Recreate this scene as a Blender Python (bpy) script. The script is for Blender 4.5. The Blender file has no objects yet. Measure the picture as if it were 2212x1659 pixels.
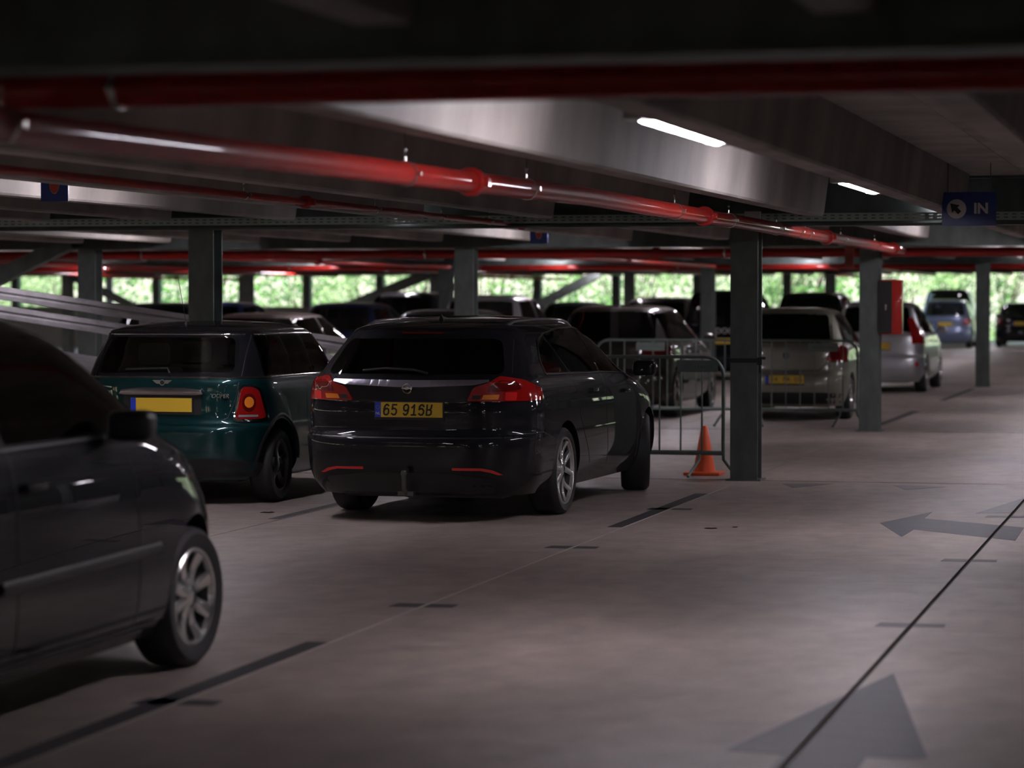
import bpy, bmesh, math, random
from mathutils import Vector, Matrix
from mathutils.bvhtree import BVHTree
from mathutils.geometry import delaunay_2d_cdt
PI = math.pi
S = bpy.context.scene
COL = S.collection

# ------------------------------------------------------------------ camera, sky, sun, exposure
cam_d = bpy.data.cameras.new('camera')
cam = bpy.data.objects.new('camera', cam_d)
COL.objects.link(cam)
cam_d.sensor_width = 36.0
cam_d.lens = 5900.0 / 2212.0 * 36.0
cam.location = (0, 0, 1.65)
cam.rotation_euler = (PI / 2 - math.atan(184.5 / 5900.0), 0, math.radians(14.25))
cam_d.dof.use_dof = True
cam_d.dof.focus_distance = 20.4
cam_d.dof.aperture_fstop = 2.1
cam_d.clip_end = 400
S.camera = cam

w = bpy.data.worlds.new('sky'); S.world = w; w.use_nodes = True
nt = w.node_tree
bg = nt.nodes['Background']
sky = nt.nodes.new('ShaderNodeTexSky'); sky.sky_type = 'NISHITA'
sky.sun_disc = False; sky.sun_elevation = math.radians(50); sky.sun_rotation = math.radians(200)
nt.links.new(sky.outputs['Color'], bg.inputs['Color'])
bg.inputs['Strength'].default_value = 0.38
sd = bpy.data.lights.new('sun', 'SUN'); sd.energy = 13.0; sd.angle = 0.01; sd.color = (1, .95, .84)
so = bpy.data.objects.new('sun', sd); COL.objects.link(so)
so.rotation_euler = (math.radians(42), 0, math.radians(-18))

S.view_settings.view_transform = 'Standard'
S.view_settings.look = 'None'
S.view_settings.exposure = 0.27
S.view_settings.gamma = 1.0
S.cycles.use_denoising = True
S.cycles.use_adaptive_sampling = True
S.cycles.adaptive_threshold = 0.02
S.cycles.max_bounces = 7
S.cycles.diffuse_bounces = 4
S.cycles.glossy_bounces = 4
S.cycles.transmission_bounces = 4
S.cycles.transparent_max_bounces = 16
S.cycles.sample_clamp_indirect = 6.0
S.cycles.use_light_tree = True

LAMP_POWER = 70.0

# ------------------------------------------------------------------ materials
def mat(name, col, rough=.5, metal=0., coat=0., spec=.5, emit=None, estr=0., noise=None, bump=None, flake=0., coatr=.03):
    m = bpy.data.materials.new(name); m.use_nodes = True
    nt = m.node_tree; b = nt.nodes['Principled BSDF']
    b.inputs['Base Color'].default_value = (*col, 1)
    b.inputs['Roughness'].default_value = rough
    b.inputs['Metallic'].default_value = metal
    b.inputs['Coat Weight'].default_value = coat
    b.inputs['Coat Roughness'].default_value = coatr
    b.inputs['Specular IOR Level'].default_value = spec
    if emit:
        b.inputs['Emission Color'].default_value = (*emit, 1)
        b.inputs['Emission Strength'].default_value = estr
    tc = None
    if noise or bump:
        tc = nt.nodes.new('ShaderNodeTexCoord'); mp = nt.nodes.new('ShaderNodeMapping')
        nt.links.new(tc.outputs['Object'], mp.inputs['Vector'])
    if noise:
        sc, amt, stretch = noise
        mp.inputs['Scale'].default_value = stretch
        n = nt.nodes.new('ShaderNodeTexNoise'); n.inputs['Scale'].default_value = sc; n.inputs['Detail'].default_value = 6
        nt.links.new(mp.outputs['Vector'], n.inputs['Vector'])
        r = nt.nodes.new('ShaderNodeMapRange')
        r.inputs['From Min'].default_value = .3; r.inputs['From Max'].default_value = .7
        r.inputs['To Min'].default_value = 1 - amt; r.inputs['To Max'].default_value = 1 + amt
        nt.links.new(n.outputs['Fac'], r.inputs['Value'])
        h = nt.nodes.new('ShaderNodeVectorMath'); h.operation = 'SCALE'
        h.inputs[0].default_value = col
        nt.links.new(r.outputs['Result'], h.inputs['Scale'])
        nt.links.new(h.outputs['Vector'], b.inputs['Base Color'])
    if bump:
        sc, dist = bump
        n2 = nt.nodes.new('ShaderNodeTexNoise'); n2.inputs['Scale'].default_value = sc; n2.inputs['Detail'].default_value = 4
        nt.links.new(mp.outputs['Vector'], n2.inputs['Vector'])
        bp = nt.nodes.new('ShaderNodeBump'); bp.inputs['Distance'].default_value = dist; bp.inputs['Strength'].default_value = .6
        nt.links.new(n2.outputs['Fac'], bp.inputs['Height'])
        nt.links.new(bp.outputs['Normal'], b.inputs['Normal'])
    return m

def floor_mat():
    m = bpy.data.materials.new('brushed_concrete_floor'); m.use_nodes = True
    nt = m.node_tree; b = nt.nodes['Principled BSDF']; N = nt.nodes.new; Lk = nt.links.new
    tc = N('ShaderNodeTexCoord')
    def noise(scale, stretch, det=6, dist=0.):
        mp = N('ShaderNodeMapping'); mp.inputs['Scale'].default_value = stretch
        Lk(tc.outputs['Object'], mp.inputs['Vector'])
        n = N('ShaderNodeTexNoise'); n.inputs['Scale'].default_value = scale; n.inputs['Detail'].default_value = det
        n.inputs['Distortion'].default_value = dist
        Lk(mp.outputs['Vector'], n.inputs['Vector']); return n.outputs['Fac']
    big = noise(.55, (1, .5, 1), 5, .6); brush = noise(3.0, (.5, 7, 1), 6); fine = noise(60, (1, 1, 1), 3); spots = noise(5, (1, .6, 1), 8, .3)
    cr = N('ShaderNodeValToRGB'); e = cr.color_ramp.elements
    e[0].position = .3; e[0].color = (.19, .155, .138, 1); e[1].position = .72; e[1].color = (.36, .30, .265, 1)
    Lk(big, cr.inputs['Fac'])
    def mul(a, fac, lo, hi):
        r = N('ShaderNodeMapRange'); r.inputs['From Min'].default_value = .3; r.inputs['From Max'].default_value = .7
        r.inputs['To Min'].default_value = lo; r.inputs['To Max'].default_value = hi; Lk(fac, r.inputs['Value'])
        v = N('ShaderNodeVectorMath'); v.operation = 'SCALE'; Lk(a, v.inputs[0]); Lk(r.outputs['Result'], v.inputs['Scale']); return v.outputs['Vector']
    c = mul(cr.outputs['Color'], brush, .72, 1.22); c = mul(c, fine, .93, 1.07); c = mul(c, spots, .80, 1.16)
    Lk(c, b.inputs['Base Color'])
    r = N('ShaderNodeMapRange'); r.inputs['From Min'].default_value = .3; r.inputs['From Max'].default_value = .7
    r.inputs['To Min'].default_value = .34; r.inputs['To Max'].default_value = .6; Lk(brush, r.inputs['Value'])
    Lk(r.outputs['Result'], b.inputs['Roughness'])
    bp = N('ShaderNodeBump'); bp.inputs['Distance'].default_value = .004; bp.inputs['Strength'].default_value = .5
    Lk(brush, bp.inputs['Height']); Lk(bp.outputs['Normal'], b.inputs['Normal'])
    return m

def glass_mat(name, tint, rough=.0):
    m = bpy.data.materials.new(name); m.use_nodes = True
    nt = m.node_tree; nt.nodes.remove(nt.nodes['Principled BSDF']); N = nt.nodes.new; Lk = nt.links.new
    out = nt.nodes['Material Output']
    t = N('ShaderNodeBsdfTransparent'); t.inputs['Color'].default_value = (*tint, 1)
    g = N('ShaderNodeBsdfGlossy'); g.inputs['Roughness'].default_value = rough
    fr = N('ShaderNodeFresnel'); fr.inputs['IOR'].default_value = 1.5
    mx = N('ShaderNodeMixShader'); Lk(fr.outputs['Fac'], mx.inputs['Fac']); Lk(t.outputs[0], mx.inputs[1]); Lk(g.outputs[0], mx.inputs[2])
    Lk(mx.outputs[0], out.inputs['Surface']); return m

def leaf_mat(name, c1, c2):
    m = bpy.data.materials.new(name); m.use_nodes = True
    nt = m.node_tree; nt.nodes.remove(nt.nodes['Principled BSDF']); N = nt.nodes.new; Lk = nt.links.new
    out = nt.nodes['Material Output']
    tc = N('ShaderNodeTexCoord'); n = N('ShaderNodeTexNoise'); n.inputs['Scale'].default_value = 1.2; Lk(tc.outputs['Object'], n.inputs['Vector'])
    cr = N('ShaderNodeValToRGB'); e = cr.color_ramp.elements; e[0].position = .35; e[0].color = (*c1, 1); e[1].position = .65; e[1].color = (*c2, 1)
    Lk(n.outputs['Fac'], cr.inputs['Fac'])
    d = N('ShaderNodeBsdfDiffuse'); t = N('ShaderNodeBsdfTranslucent'); Lk(cr.outputs[0], d.inputs['Color']); Lk(cr.outputs[0], t.inputs['Color'])
    mx = N('ShaderNodeMixShader'); mx.inputs['Fac'].default_value = .45; Lk(d.outputs[0], mx.inputs[1]); Lk(t.outputs[0], mx.inputs[2])
    Lk(mx.outputs[0], out.inputs['Surface']); return m

M = dict(
    floor=floor_mat(),
    joint=mat('joint_sealant', (.018, .013, .011), .8),
    sealant=mat('pale_joint_edge', (.42, .36, .32), .6),
    concrete=mat('ceiling_concrete', (.33, .30, .275), .62, noise=(2.2, .32, (1, .6, .35)), bump=(30, .002)),
    steel=mat('dark_galvanised_steel', (.10, .115, .11), .5, .35, noise=(7, .22, (1, 1, .5))),
    galv=mat('zinc_plate', (.13, .16, .145), .5, .4, noise=(12, .15, (1, 1, 1))),
    traymetal=mat('cable_tray_zinc', (.36, .44, .40), .5, .2),
    rail=mat('weathered_rail', (.24, .225, .24), .6, .3, noise=(5, .2, (1, 1, 1))),
    chromeish=mat('clamp_zinc', (.62, .60, .55), .25, .9),
    redpipe=mat('red_pipe_paint', (.32, .016, .012), .55, 0, .55, spec=.12, coatr=.06, noise=(6, .1, (1, 1, 1))),
    lampbody=mat('lamp_housing', (.45, .46, .46), .4),
    lamp=mat('lamp_diffuser', (.9, .9, .9), .4, emit=(.95, .885, .98), estr=LAMP_POWER),
    blue=mat('sign_blue', (.012, .035, .20), .35, noise=(5, .1, (1, 1, 1))),
    notice=mat('notice_red', (.16, .02, .012), .5),
    white=mat('sign_white', (.62, .60, .58), .5),
    shieldred=mat('sign_red', (.45, .04, .02), .4), gold=mat('sign_gold', (.5, .33, .08), .4),
    paint_line=mat('charcoal_line_paint', (.022, .021, .024), .6, noise=(9, .35, (1, 1, 1))),
    paint_arrow=mat('slate_arrow_paint', (.030, .032, .048), .5, noise=(4, .3, (.6, 2, 1))),
    paint_faint=mat('worn_line_paint', (.09, .083, .09), .45, noise=(9, .3, (1, 1, 1))),
    paint_patch=mat('weld_patch_grey', (.05, .048, .056), .5, noise=(9, .4, (1, 1, 1))),
    orange=mat('cone_orange', (.62, .075, .012), .45),
    rubber=mat('tyre_rubber', (.012, .012, .013), .65),
    plastic=mat('black_plastic', (.012, .012, .013), .45),
    seat=mat('seat_cloth', (.018, .018, .02), .9),
    alloy=mat('silver_alloy', (.72, .72, .71), .22, .9),
    alloy_dark=mat('dark_alloy', (.12, .12, .12), .35, .8),
    chrome=mat('chrome', (.75, .75, .76), .08, 1.),
    redlens=mat('red_lens', (.26, .006, .006), .12, 0, 1.),
    redlens_bright=mat('bright_red_lens', (.6, .02, .02), .15, 0, 1.),
    darkred=mat('dark_red_lens', (.10, .004, .004), .1, 0, 1.),
    amber=mat('amber_lens', (.75, .22, .02), .15, 0, 1.),
    clear=mat('clear_lens', (.35, .36, .37), .05, .4, 1.),
    plate=mat('plate_yellow', (.62, .40, .03), .4), plateblue=mat('plate_blue', (.01, .04, .42), .4),
    black=mat('black_ink', (.01, .01, .01), .5),
    glass=glass_mat('car_glass', (.80, .83, .82)), privacy=glass_mat('privacy_glass', (.035, .037, .04)),
    headglass=glass_mat('headlight_glass', (.8, .82, .82)),
    leaf=leaf_mat('leaves_bright', (.14, .30, .09), (.55, .66, .40)), leaf2=leaf_mat('leaves_deep', (.05, .20, .05), (.22, .42, .12)),
    leaf3=leaf_mat('leaves_dark', (.015, .07, .012), (.05, .16, .03)),
    bark=mat('bark', (.06, .045, .03), .9, noise=(8, .3, (1, 1, .3))),
    grass=mat('grass', (.06, .11, .03), .95, noise=(3, .3, (1, 1, 1))),
    facade=mat('facade_concrete', (.22, .21, .20), .7),
    rampcon=mat('ramp_concrete', (.11, .10, .10), .75, noise=(3, .2, (1, 1, 1))),
    palepost=mat('pale_post_paint', (.45, .5, .62), .5),
    dryleaf=mat('dry_leaf', (.05, .02, .012), .8),
)
def paint(name, col, flake=.3, rough=.28):
    return mat(name, col, .5 if flake < .35 else .38, flake if flake > .3 else 0, .75 if flake < .35 else 1., spec=.05 if flake < .35 else .15, coatr=.015)
P = dict(
    black=paint('black_paint', (.007, .007, .009), .2, .3),
    navy=paint('night_blue_paint', (.005, .005, .009), .2, .3),
    green=paint('racing_green_paint', (.002, .028, .030), .45, .32),
    beige=paint('grey_green_paint', (.20, .20, .16), .4, .35),
    silver=paint('silver_paint', (.42, .42, .44), .7, .3),
    brown=paint('brown_paint', (.020, .016, .014), .35, .3),
    bluesilver=paint('blue_silver_paint', (.16, .19, .30), .6, .3),
    darkblue=paint('dark_blue_paint', (.012, .022, .07), .4, .3),
    maroon=paint('warm_grey_paint', (.14, .11, .105), .5, .3),
    grey=paint('grey_paint', (.07, .072, .08), .5, .3),
)

# ------------------------------------------------------------------ object helpers
def link(name, me, parent=None, loc=None):
    o = bpy.data.objects.new(name, me); COL.objects.link(o)
    if parent: o.parent = parent
    if loc: o.location = loc
    return o
def tag(o, label=None, cat=None, group=None, kind=None):
    if label: o['label'] = label
    if cat: o['category'] = cat
    if group: o['group'] = group
    if kind: o['kind'] = kind
    return o
def empty(name, loc=(0, 0, 0), rz=0, label=None, cat=None, group=None):
    o = bpy.data.objects.new(name, None); COL.objects.link(o); o.location = loc; o.rotation_euler = (0, 0, rz)
    return tag(o, label, cat, group)
def smooth(me, ang=35):
    for p in me.polygons: p.use_smooth = True
    try: me.set_sharp_from_angle(angle=math.radians(ang))
    except Exception: pass
class MB:
    def __init__(s): s.v = []; s.f = []
    def add(s, vs, fs):
        n = len(s.v); s.v += [tuple(v) for v in vs]; s.f += [tuple(i + n for i in f) for f in fs]; return s
    def box(s, x0, x1, y0, y1, z0, z1):
        return s.add([(x0, y0, z0), (x1, y0, z0), (x1, y1, z0), (x0, y1, z0), (x0, y0, z1), (x1, y0, z1), (x1, y1, z1), (x0, y1, z1)],
                     [(0, 3, 2, 1), (4, 5, 6, 7), (0, 1, 5, 4), (1, 2, 6, 5), (2, 3, 7, 6), (3, 0, 4, 7)])
    def prism(s, poly, axis, a, b):
        # poly 2D in the other two axes (cyclic order x,y,z without axis), extruded from a to b
        def P3(p, t):
            return (t, p[0], p[1]) if axis == 0 else ((p[0], t, p[1]) if axis == 1 else (p[0], p[1], t))
        n = len(poly); vs = [P3(p, a) for p in poly] + [P3(p, b) for p in poly]
        fs = [tuple(range(n))[::-1], tuple(range(n, 2 * n))] + [(i, (i + 1) % n, n + (i + 1) % n, n + i) for i in range(n)]
        return s.add(vs, fs)
    def tube(s, pts, r, n=12, cap=True):
        pts = [Vector(p) for p in pts]; rings = []; vs = []; fs = []
        prev = None
        for i, p in enumerate(pts):
            a = pts[max(i - 1, 0)]; b = pts[min(i + 1, len(pts) - 1)]
            d = (b - a).normalized()
            u = Vector((0, 0, 1)) if abs(d.z) < .9 else Vector((0, 1, 0))
            if prev is not None: u = prev
            x = (u - d * u.dot(d)).normalized(); prev = x; y = d.cross(x)
            rr = r[i] if isinstance(r, (list, tuple)) else r
            for k in range(n):
                t = 2 * PI * k / n; vs.append(p + x * (rr * math.cos(t)) + y * (rr * math.sin(t)))
        for i in range(len(pts) - 1):
            for k in range(n):
                a = i * n + k; b = i * n + (k + 1) % n; fs.append((a, b, b + n, a + n))
        if cap:
            fs.append(tuple(range(n))[::-1]); m = (len(pts) - 1) * n; fs.append(tuple(range(m, m + n)))
        return s.add(vs, fs)
    def lathe(s, prof, axis='z', n=32, org=(0, 0, 0)):
        vs = []; fs = []
        for (r, h) in prof:
            for k in range(n):
                t = 2 * PI * k / n; c, q = r * math.cos(t), r * math.sin(t)
                v = (c, q, h) if axis == 'z' else ((h, c, q) if axis == 'x' else (q, h, c))
                vs.append((v[0] + org[0], v[1] + org[1], v[2] + org[2]))
        for i in range(len(prof) - 1):
            for k in range(n):
                a = i * n + k; b = i * n + (k + 1) % n; fs.append((a, b, b + n, a + n))
        return s.add(vs, fs)
    def mesh(s, name, m, sm=None):
        me = bpy.data.meshes.new(name); me.from_pydata(s.v, [], s.f); me.validate()
        bm = bmesh.new(); bm.from_mesh(me); bmesh.ops.recalc_face_normals(bm, faces=bm.faces); bm.to_mesh(me); bm.free()
        if m: me.materials.append(m)
        if sm: smooth(me, sm)
        return me
    def build(s, name, m, parent=None, loc=None, sm=None):
        return link(name, s.mesh(name, m, sm), parent, loc)
def copy_tree(o, parent=None):
    c = o.copy(); COL.objects.link(c); c.parent = parent
    for ch in list(o.children): copy_tree(ch, c)
    return c
def bevel_mesh(me, w, seg=2, lim=30):
    bm = bmesh.new(); bm.from_mesh(me)
    ed = [e for e in bm.edges if len(e.link_faces) == 2 and e.calc_face_angle(0) > math.radians(lim)]
    bmesh.ops.bevel(bm, geom=ed, offset=w, segments=seg, affect='EDGES', profile=.6)
    bm.to_mesh(me); bm.free(); smooth(me, 40)
def text_mesh(txt, size, m, ext=.002, off=0., shear=0., bold=0.):
    cu = bpy.data.curves.new('lettering', 'FONT'); cu.body = txt; cu.size = size; cu.extrude = ext; cu.offset = bold; cu.shear = shear
    cu.align_x = 'CENTER'; cu.align_y = 'CENTER'
    o = bpy.data.objects.new('tmp', cu); COL.objects.link(o)
    dg = bpy.context.evaluated_depsgraph_get(); me = bpy.data.meshes.new_from_object(o.evaluated_get(dg))
    bpy.data.objects.remove(o); me.materials.clear(); me.materials.append(m); return me
def upright(me):   # lettering lies in xy: stand it up to read from -y
    me.transform(Matrix.Rotation(PI / 2, 4, 'X')); return me
GLY = {'6': [[(.85, .9), (.65, 1.), (.4, 1.), (.18, .85), (.08, .6), (.06, .3), (.12, .1), (.35, 0), (.65, 0), (.88, .12), (.92, .33), (.85, .53), (.6, .62), (.3, .58), (.1, .42)]],
       '5': [[(.9, 1.), (.2, 1.), (.15, .55), (.4, .64), (.7, .6), (.92, .45), (.92, .2), (.75, .03), (.4, 0), (.1, .12)]],
       '9': [[(.12, .12), (.35, 0), (.62, .02), (.82, .18), (.92, .5), (.93, .75), (.85, .93), (.6, 1.02), (.35, 1.), (.12, .88), (.08, .66), (.18, .47), (.45, .4), (.75, .47), (.92, .62)]],
       '1': [[(.15, .72), (.4, .85), (.58, 1.), (.58, 0)], [(.15, 0), (.95, 0)]],
       'G': [[(.9, .85), (.7, 1.), (.4, 1.), (.15, .85), (.1, .55), (.35, .64), (.7, .6), (.92, .42), (.92, .2), (.75, .03), (.4, 0), (.1, .12)]],
       'R': [[(.1, 1.), (.1, 0), (.6, 0), (.9, .12), (.9, .4), (.65, .52), (.1, .52)], [(.65, .52), (.85, .7), (.9, 1.)]]}
def stroke_text(seq, x0, z0, h, wch, gap, y, th, m, name, parent):
    x = x0; sl = .1
    for ch in seq:
        if ch != ' ':
            mb = MB()
            for pl in GLY[ch]:
                P2 = [(x + p[0] * wch + p[1] * h * sl, z0 + p[1] * h) for p in pl]
                for a, b in zip(P2, P2[1:]):
                    d = Vector((b[0] - a[0], b[1] - a[1])); 
                    if d.length < 1e-5: continue
                    d.normalize(); n = Vector((-d.y, d.x)) * th / 2; e = d * th * .35
                    q = [(a[0] - e.x + n.x, a[1] - e.y + n.y), (b[0] + e.x + n.x, b[1] + e.y + n.y), (b[0] + e.x - n.x, b[1] + e.y - n.y), (a[0] - e.x - n.x, a[1] - e.y - n.y)]
                    mb.add([(p[0], y, p[1]) for p in q], [(0, 1, 2, 3)])
            mb.build(name, m, parent)
            x += wch + gap
        else: x += wch * .75

# ------------------------------------------------------------------ the building
ROWS = [7.35, 24.6, 34.1, 51.8, 69.4]
XL, XR, Y0, Y1 = -60.0, 30.0, -18.0, 86.0
# floor: slabs with open joints over a dark bed
xs = [(-1.43, .026)]
k = 1
xj = -4.06
while xj > XL: xs.append((xj, .012)); xj -= 2.63
xj = 1.2
while xj < XR: xs.append((xj, .012)); xj += 2.63
xs.sort()
ys = [(7.35, .03), (24.55, .055), (34.1, .08), (51.8, .03), (69.4, .03)]
mb = MB(); ex = [XL] + [v for (c, g) in xs for v in (c - g / 2, c + g / 2)] + [XR]
ey = [Y0] + [v for (c, g) in ys for v in (c - g / 2, c + g / 2)] + [Y1]
for i in range(0, len(ex), 2):
    for j in range(0, len(ey), 2):
        mb.box(ex[i], ex[i + 1], ey[j], ey[j + 1], -.14, 0)
o = mb.build('floor', M['floor']); tag(o, 'brushed beige concrete floor slabs of the car park', kind='structure')
o = MB().box(XL, XR, Y0, Y1, -.3, -.012 - .0).build('floor_bed', M['joint']); tag(o, kind='structure')
o = MB().box(-4.068, -4.060, 7.4, 24.4, -.1, .0012).build('trim_1', M['sealant']); tag(o, kind='structure')
# ceiling: precast double tees
ZB, ZS = 2.385, 2.74
spans = [(-17.9, -9.6), (-9.0, 7.05), (7.65, 24.3), (24.9, 33.8), (34.4, 51.5), (52.1, 69.1), (69.7, 85.8)]
for (a, b) in spans:
    mb = MB().box(-1.2375, 1.2375, a - .25, b + .25, ZS, ZS + .1)
    for c in (-.6195, .6195):
        l = c - .08; 
        mb.prism([(l, ZB + .015), (l + .015, ZB), (l + .155, ZB), (l + .17, ZB + .015), (l + .215, ZS + .01), (l - .045, ZS + .01)], 1, a, b)
    me = mb.mesh('ceiling', M['concrete'], 20)
    for i in range(-12, 24):
        # left-bottom rib edges at -2.374 - 1.239 n
        o = link('ceiling', me, None, (-2.236 + .08 - .6195 - 2.478 * i, 0, 0)); tag(o, kind='structure')
o = MB().box(XL, XR, Y0, Y1, 2.845, 3.1).build('ceiling', M['concrete']); tag(o, kind='structure')
o = MB().box(-12.0, 9.0, Y1, 109.0, 2.845, 3.1).build('ceiling', M['concrete']); tag(o, kind='structure')  # unseen roof added to keep direct sun off the far deck
o = MB().box(-12.0, 9.0, Y1, 109.0, -.14, 0).build('floor', M['floor']); tag(o, kind='structure')

def ibeam_x(y, x0, x1, zb, zt, wf=.26, tf=.018, tw=.014):
    return MB().box(x0, x1, y - wf / 2, y + wf / 2, zb, zb + tf).box(x0, x1, y - tw / 2, y + tw / 2, zb + tf, zt - tf).box(x0, x1, y - wf / 2, y + wf / 2, zt - tf, zt)
names = {87.0: '', 7.35: 'blurred galvanised steel crossbeam above the nearest red pipe', 24.6: 'steel crossbeam behind the perforated cable tray',
         34.1: 'second steel crossbeam, behind the red pipe end', 51.8: 'third steel crossbeam of the far bays', 69.4: 'fourth and farthest steel crossbeam near the green opening'}
for y in ROWS:
    o = ibeam_x(y + .02, XL, XR, 2.305, 2.735).build('steel_beam', M['steel']); tag(o, names[y], 'beam', kind='structure')
# columns: H sections with base plates
def hcol():
    mb = MB(); h = .125
    mb.box(-h, h, -h, -h + .017, .012, 2.305).box(-h, h, h - .017, h, .012, 2.305).box(-.006, .006, -h + .017, h - .017, .012, 2.305)
    mb.box(-.16, .16, -.16, .16, 0, .012)
    return mb.mesh('steel_column', M['steel'])
cm = hcol()
special = {(0, 24.6): 'square steel column in front of the striped floor, beside the orange cone', (0, 34.1): 'steel column carrying the red hose cabinet',
           (0, 51.8): 'steel column right of the silver car, before the blue-silver car', (1, 24.6): 'wide steel column rising behind the green hatchback roof',
           (1, 34.1): 'steel column rising behind the black wagon roof', (2, 34.1): 'steel column left of the antenna, at the diagonal brace'}
for y in ROWS:
    for k in range(-7, 11):
        x = -4.05 - 5.22 * k
        if x > XR - .5 or (x > 10 and y < 20): continue
        if y == 7.35 and k in (0, 1, -1): continue
        o = link('steel_column', cm, None, (x, y, 0))
        near = y == 7.35
        tag(o, special.get((k, y), 'galvanised steel column in the row out of frame beside the camera' if near else 'galvanised steel column in the dim rows further back'), 'column',
            None if (k, y) in special else ('columns near the camera' if near else 'columns further back'), 'structure')
# diagonal braces
def brace(p0, p1, t, label):
    a, b = Vector(p0), Vector(p1); d = (b - a).normalized(); n = Vector((-d.z, 0, d.x)) * t / 2
    mb = MB(); vs = []
    for y in (a.y - t / 2, a.y + t / 2):
        vs += [(a.x + n.x, y, a.z + n.z), (a.x - n.x, y, a.z - n.z), (b.x - n.x, y, b.z - n.z), (b.x + n.x, y, b.z + n.z)]
    mb.add(vs, [(0, 1, 2, 3), (7, 6, 5, 4), (0, 4, 5, 1), (1, 5, 6, 2), (2, 6, 7, 3), (3, 7, 4, 0)])
    o = mb.build('diagonal_brace', M['steel']); tag(o, label, 'brace')
brace((-14.75, 34.1, 2.42), (-19.3, 34.1, .35), .2, 'thick grey diagonal brace against the column at far left')
brace((-28.0, 51.95, 2.2), (-24.9, 51.95, .5), .14, 'thin dark diagonal brace below the thick brace at far left')
brace((-19.9, 69.4, 2.3), (-25.0, 69.4, .3), .26, 'dark diagonal brace in the green opening left of the middle column')
brace((-30.2, 69.6, 2.3), (-25.4, 69.6, .08), .2, 'dark brace leaning right, left half of the green opening')
brace((-17.2, 78.0, 2.38), (-21.8, 78.0, .02), .26, 'dark diagonal brace in the bright opening right of the middle column')
brace((-22.4, 78.4, 2.38), (-17.9, 78.4, .02), .2, 'crossing brace in the bright opening right of the middle column')

# outer facades: parapet, posts, top beam
def facade(x0, y0, x1, y1, nm, zp=1.38, zt=2.52, step=2.61, seed=1):
    rnd = random.Random(seed)
    L = math.hypot(x1 - x0, y1 - y0); ux, uy = (x1 - x0) / L, (y1 - y0) / L; ang = math.atan2(uy, ux)
    o = MB().box(0, L, -.1, .1, 0, zp).build('wall_' + nm, M['facade'], None, (x0, y0, 0)); o.rotation_euler.z = ang; tag(o, kind='structure')
    o = MB().box(0, L, -.12, .12, zt, 3.1).build('wall_' + nm + '_beam', M['facade'], None, (x0, y0, 0)); o.rotation_euler.z = ang; tag(o, kind='structure')
    n = int(L / step); me = MB().box(-.13, .13, -.13, .13, zp, zt).mesh('facade_post', M['steel']); me2 = MB().box(-.11, .11, -.05, .05, zp, zt).mesh('facade_post', M['palepost'])
    for i in range(n + 1):
        d = i * step + rnd.uniform(-.25, .25); d = min(max(d, .2), L - .2)
        o = link('facade_post', me, None, (x0 + ux * d, y0 + uy * d, 0)); o.rotation_euler.z = ang
        tag(o, 'dark upright post in the %s facade opening' % nm, 'post', 'posts of the %s opening' % nm)
        if rnd.random() < .22:
            o = link('facade_post', me2, None, (x0 + ux * (d + .5), y0 + uy * (d + .5) - (.1 if nm == 'far' else 0), 0)); o.rotation_euler.z = ang
            tag(o, 'pale blue upright in the %s facade opening' % nm, 'post', 'pale posts of the %s opening' % nm)
facade(XL, Y1, -10.9, Y1, 'far')
facade(9.0, Y1, 15.0, Y1, 'far_right', 1.3, 2.5, 2.6, 5)
o = MB().box(15.0, XR, Y1 - .1, Y1 + .1, 0, 3.1).build('wall_far_right_end', M['facade']); tag(o, kind='structure')
o = MB().box(-10.9, 9.0, Y1 - .12, Y1 + .12, 2.52, 3.1).build('wall_far_lintel', M['facade']); tag(o, kind='structure')
o = MB().box(XR - .1, XR + .1, Y0, Y1, 0, 3.1).build('wall_right', M['facade']); tag(o, kind='structure')
facade(XL, Y0, XR, Y0, 'back', 1.0, 2.3, 5.2, 3)
facade(XL, Y0, XL, Y1, 'left', 1.15, 2.3, 5.2, 4)

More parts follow.
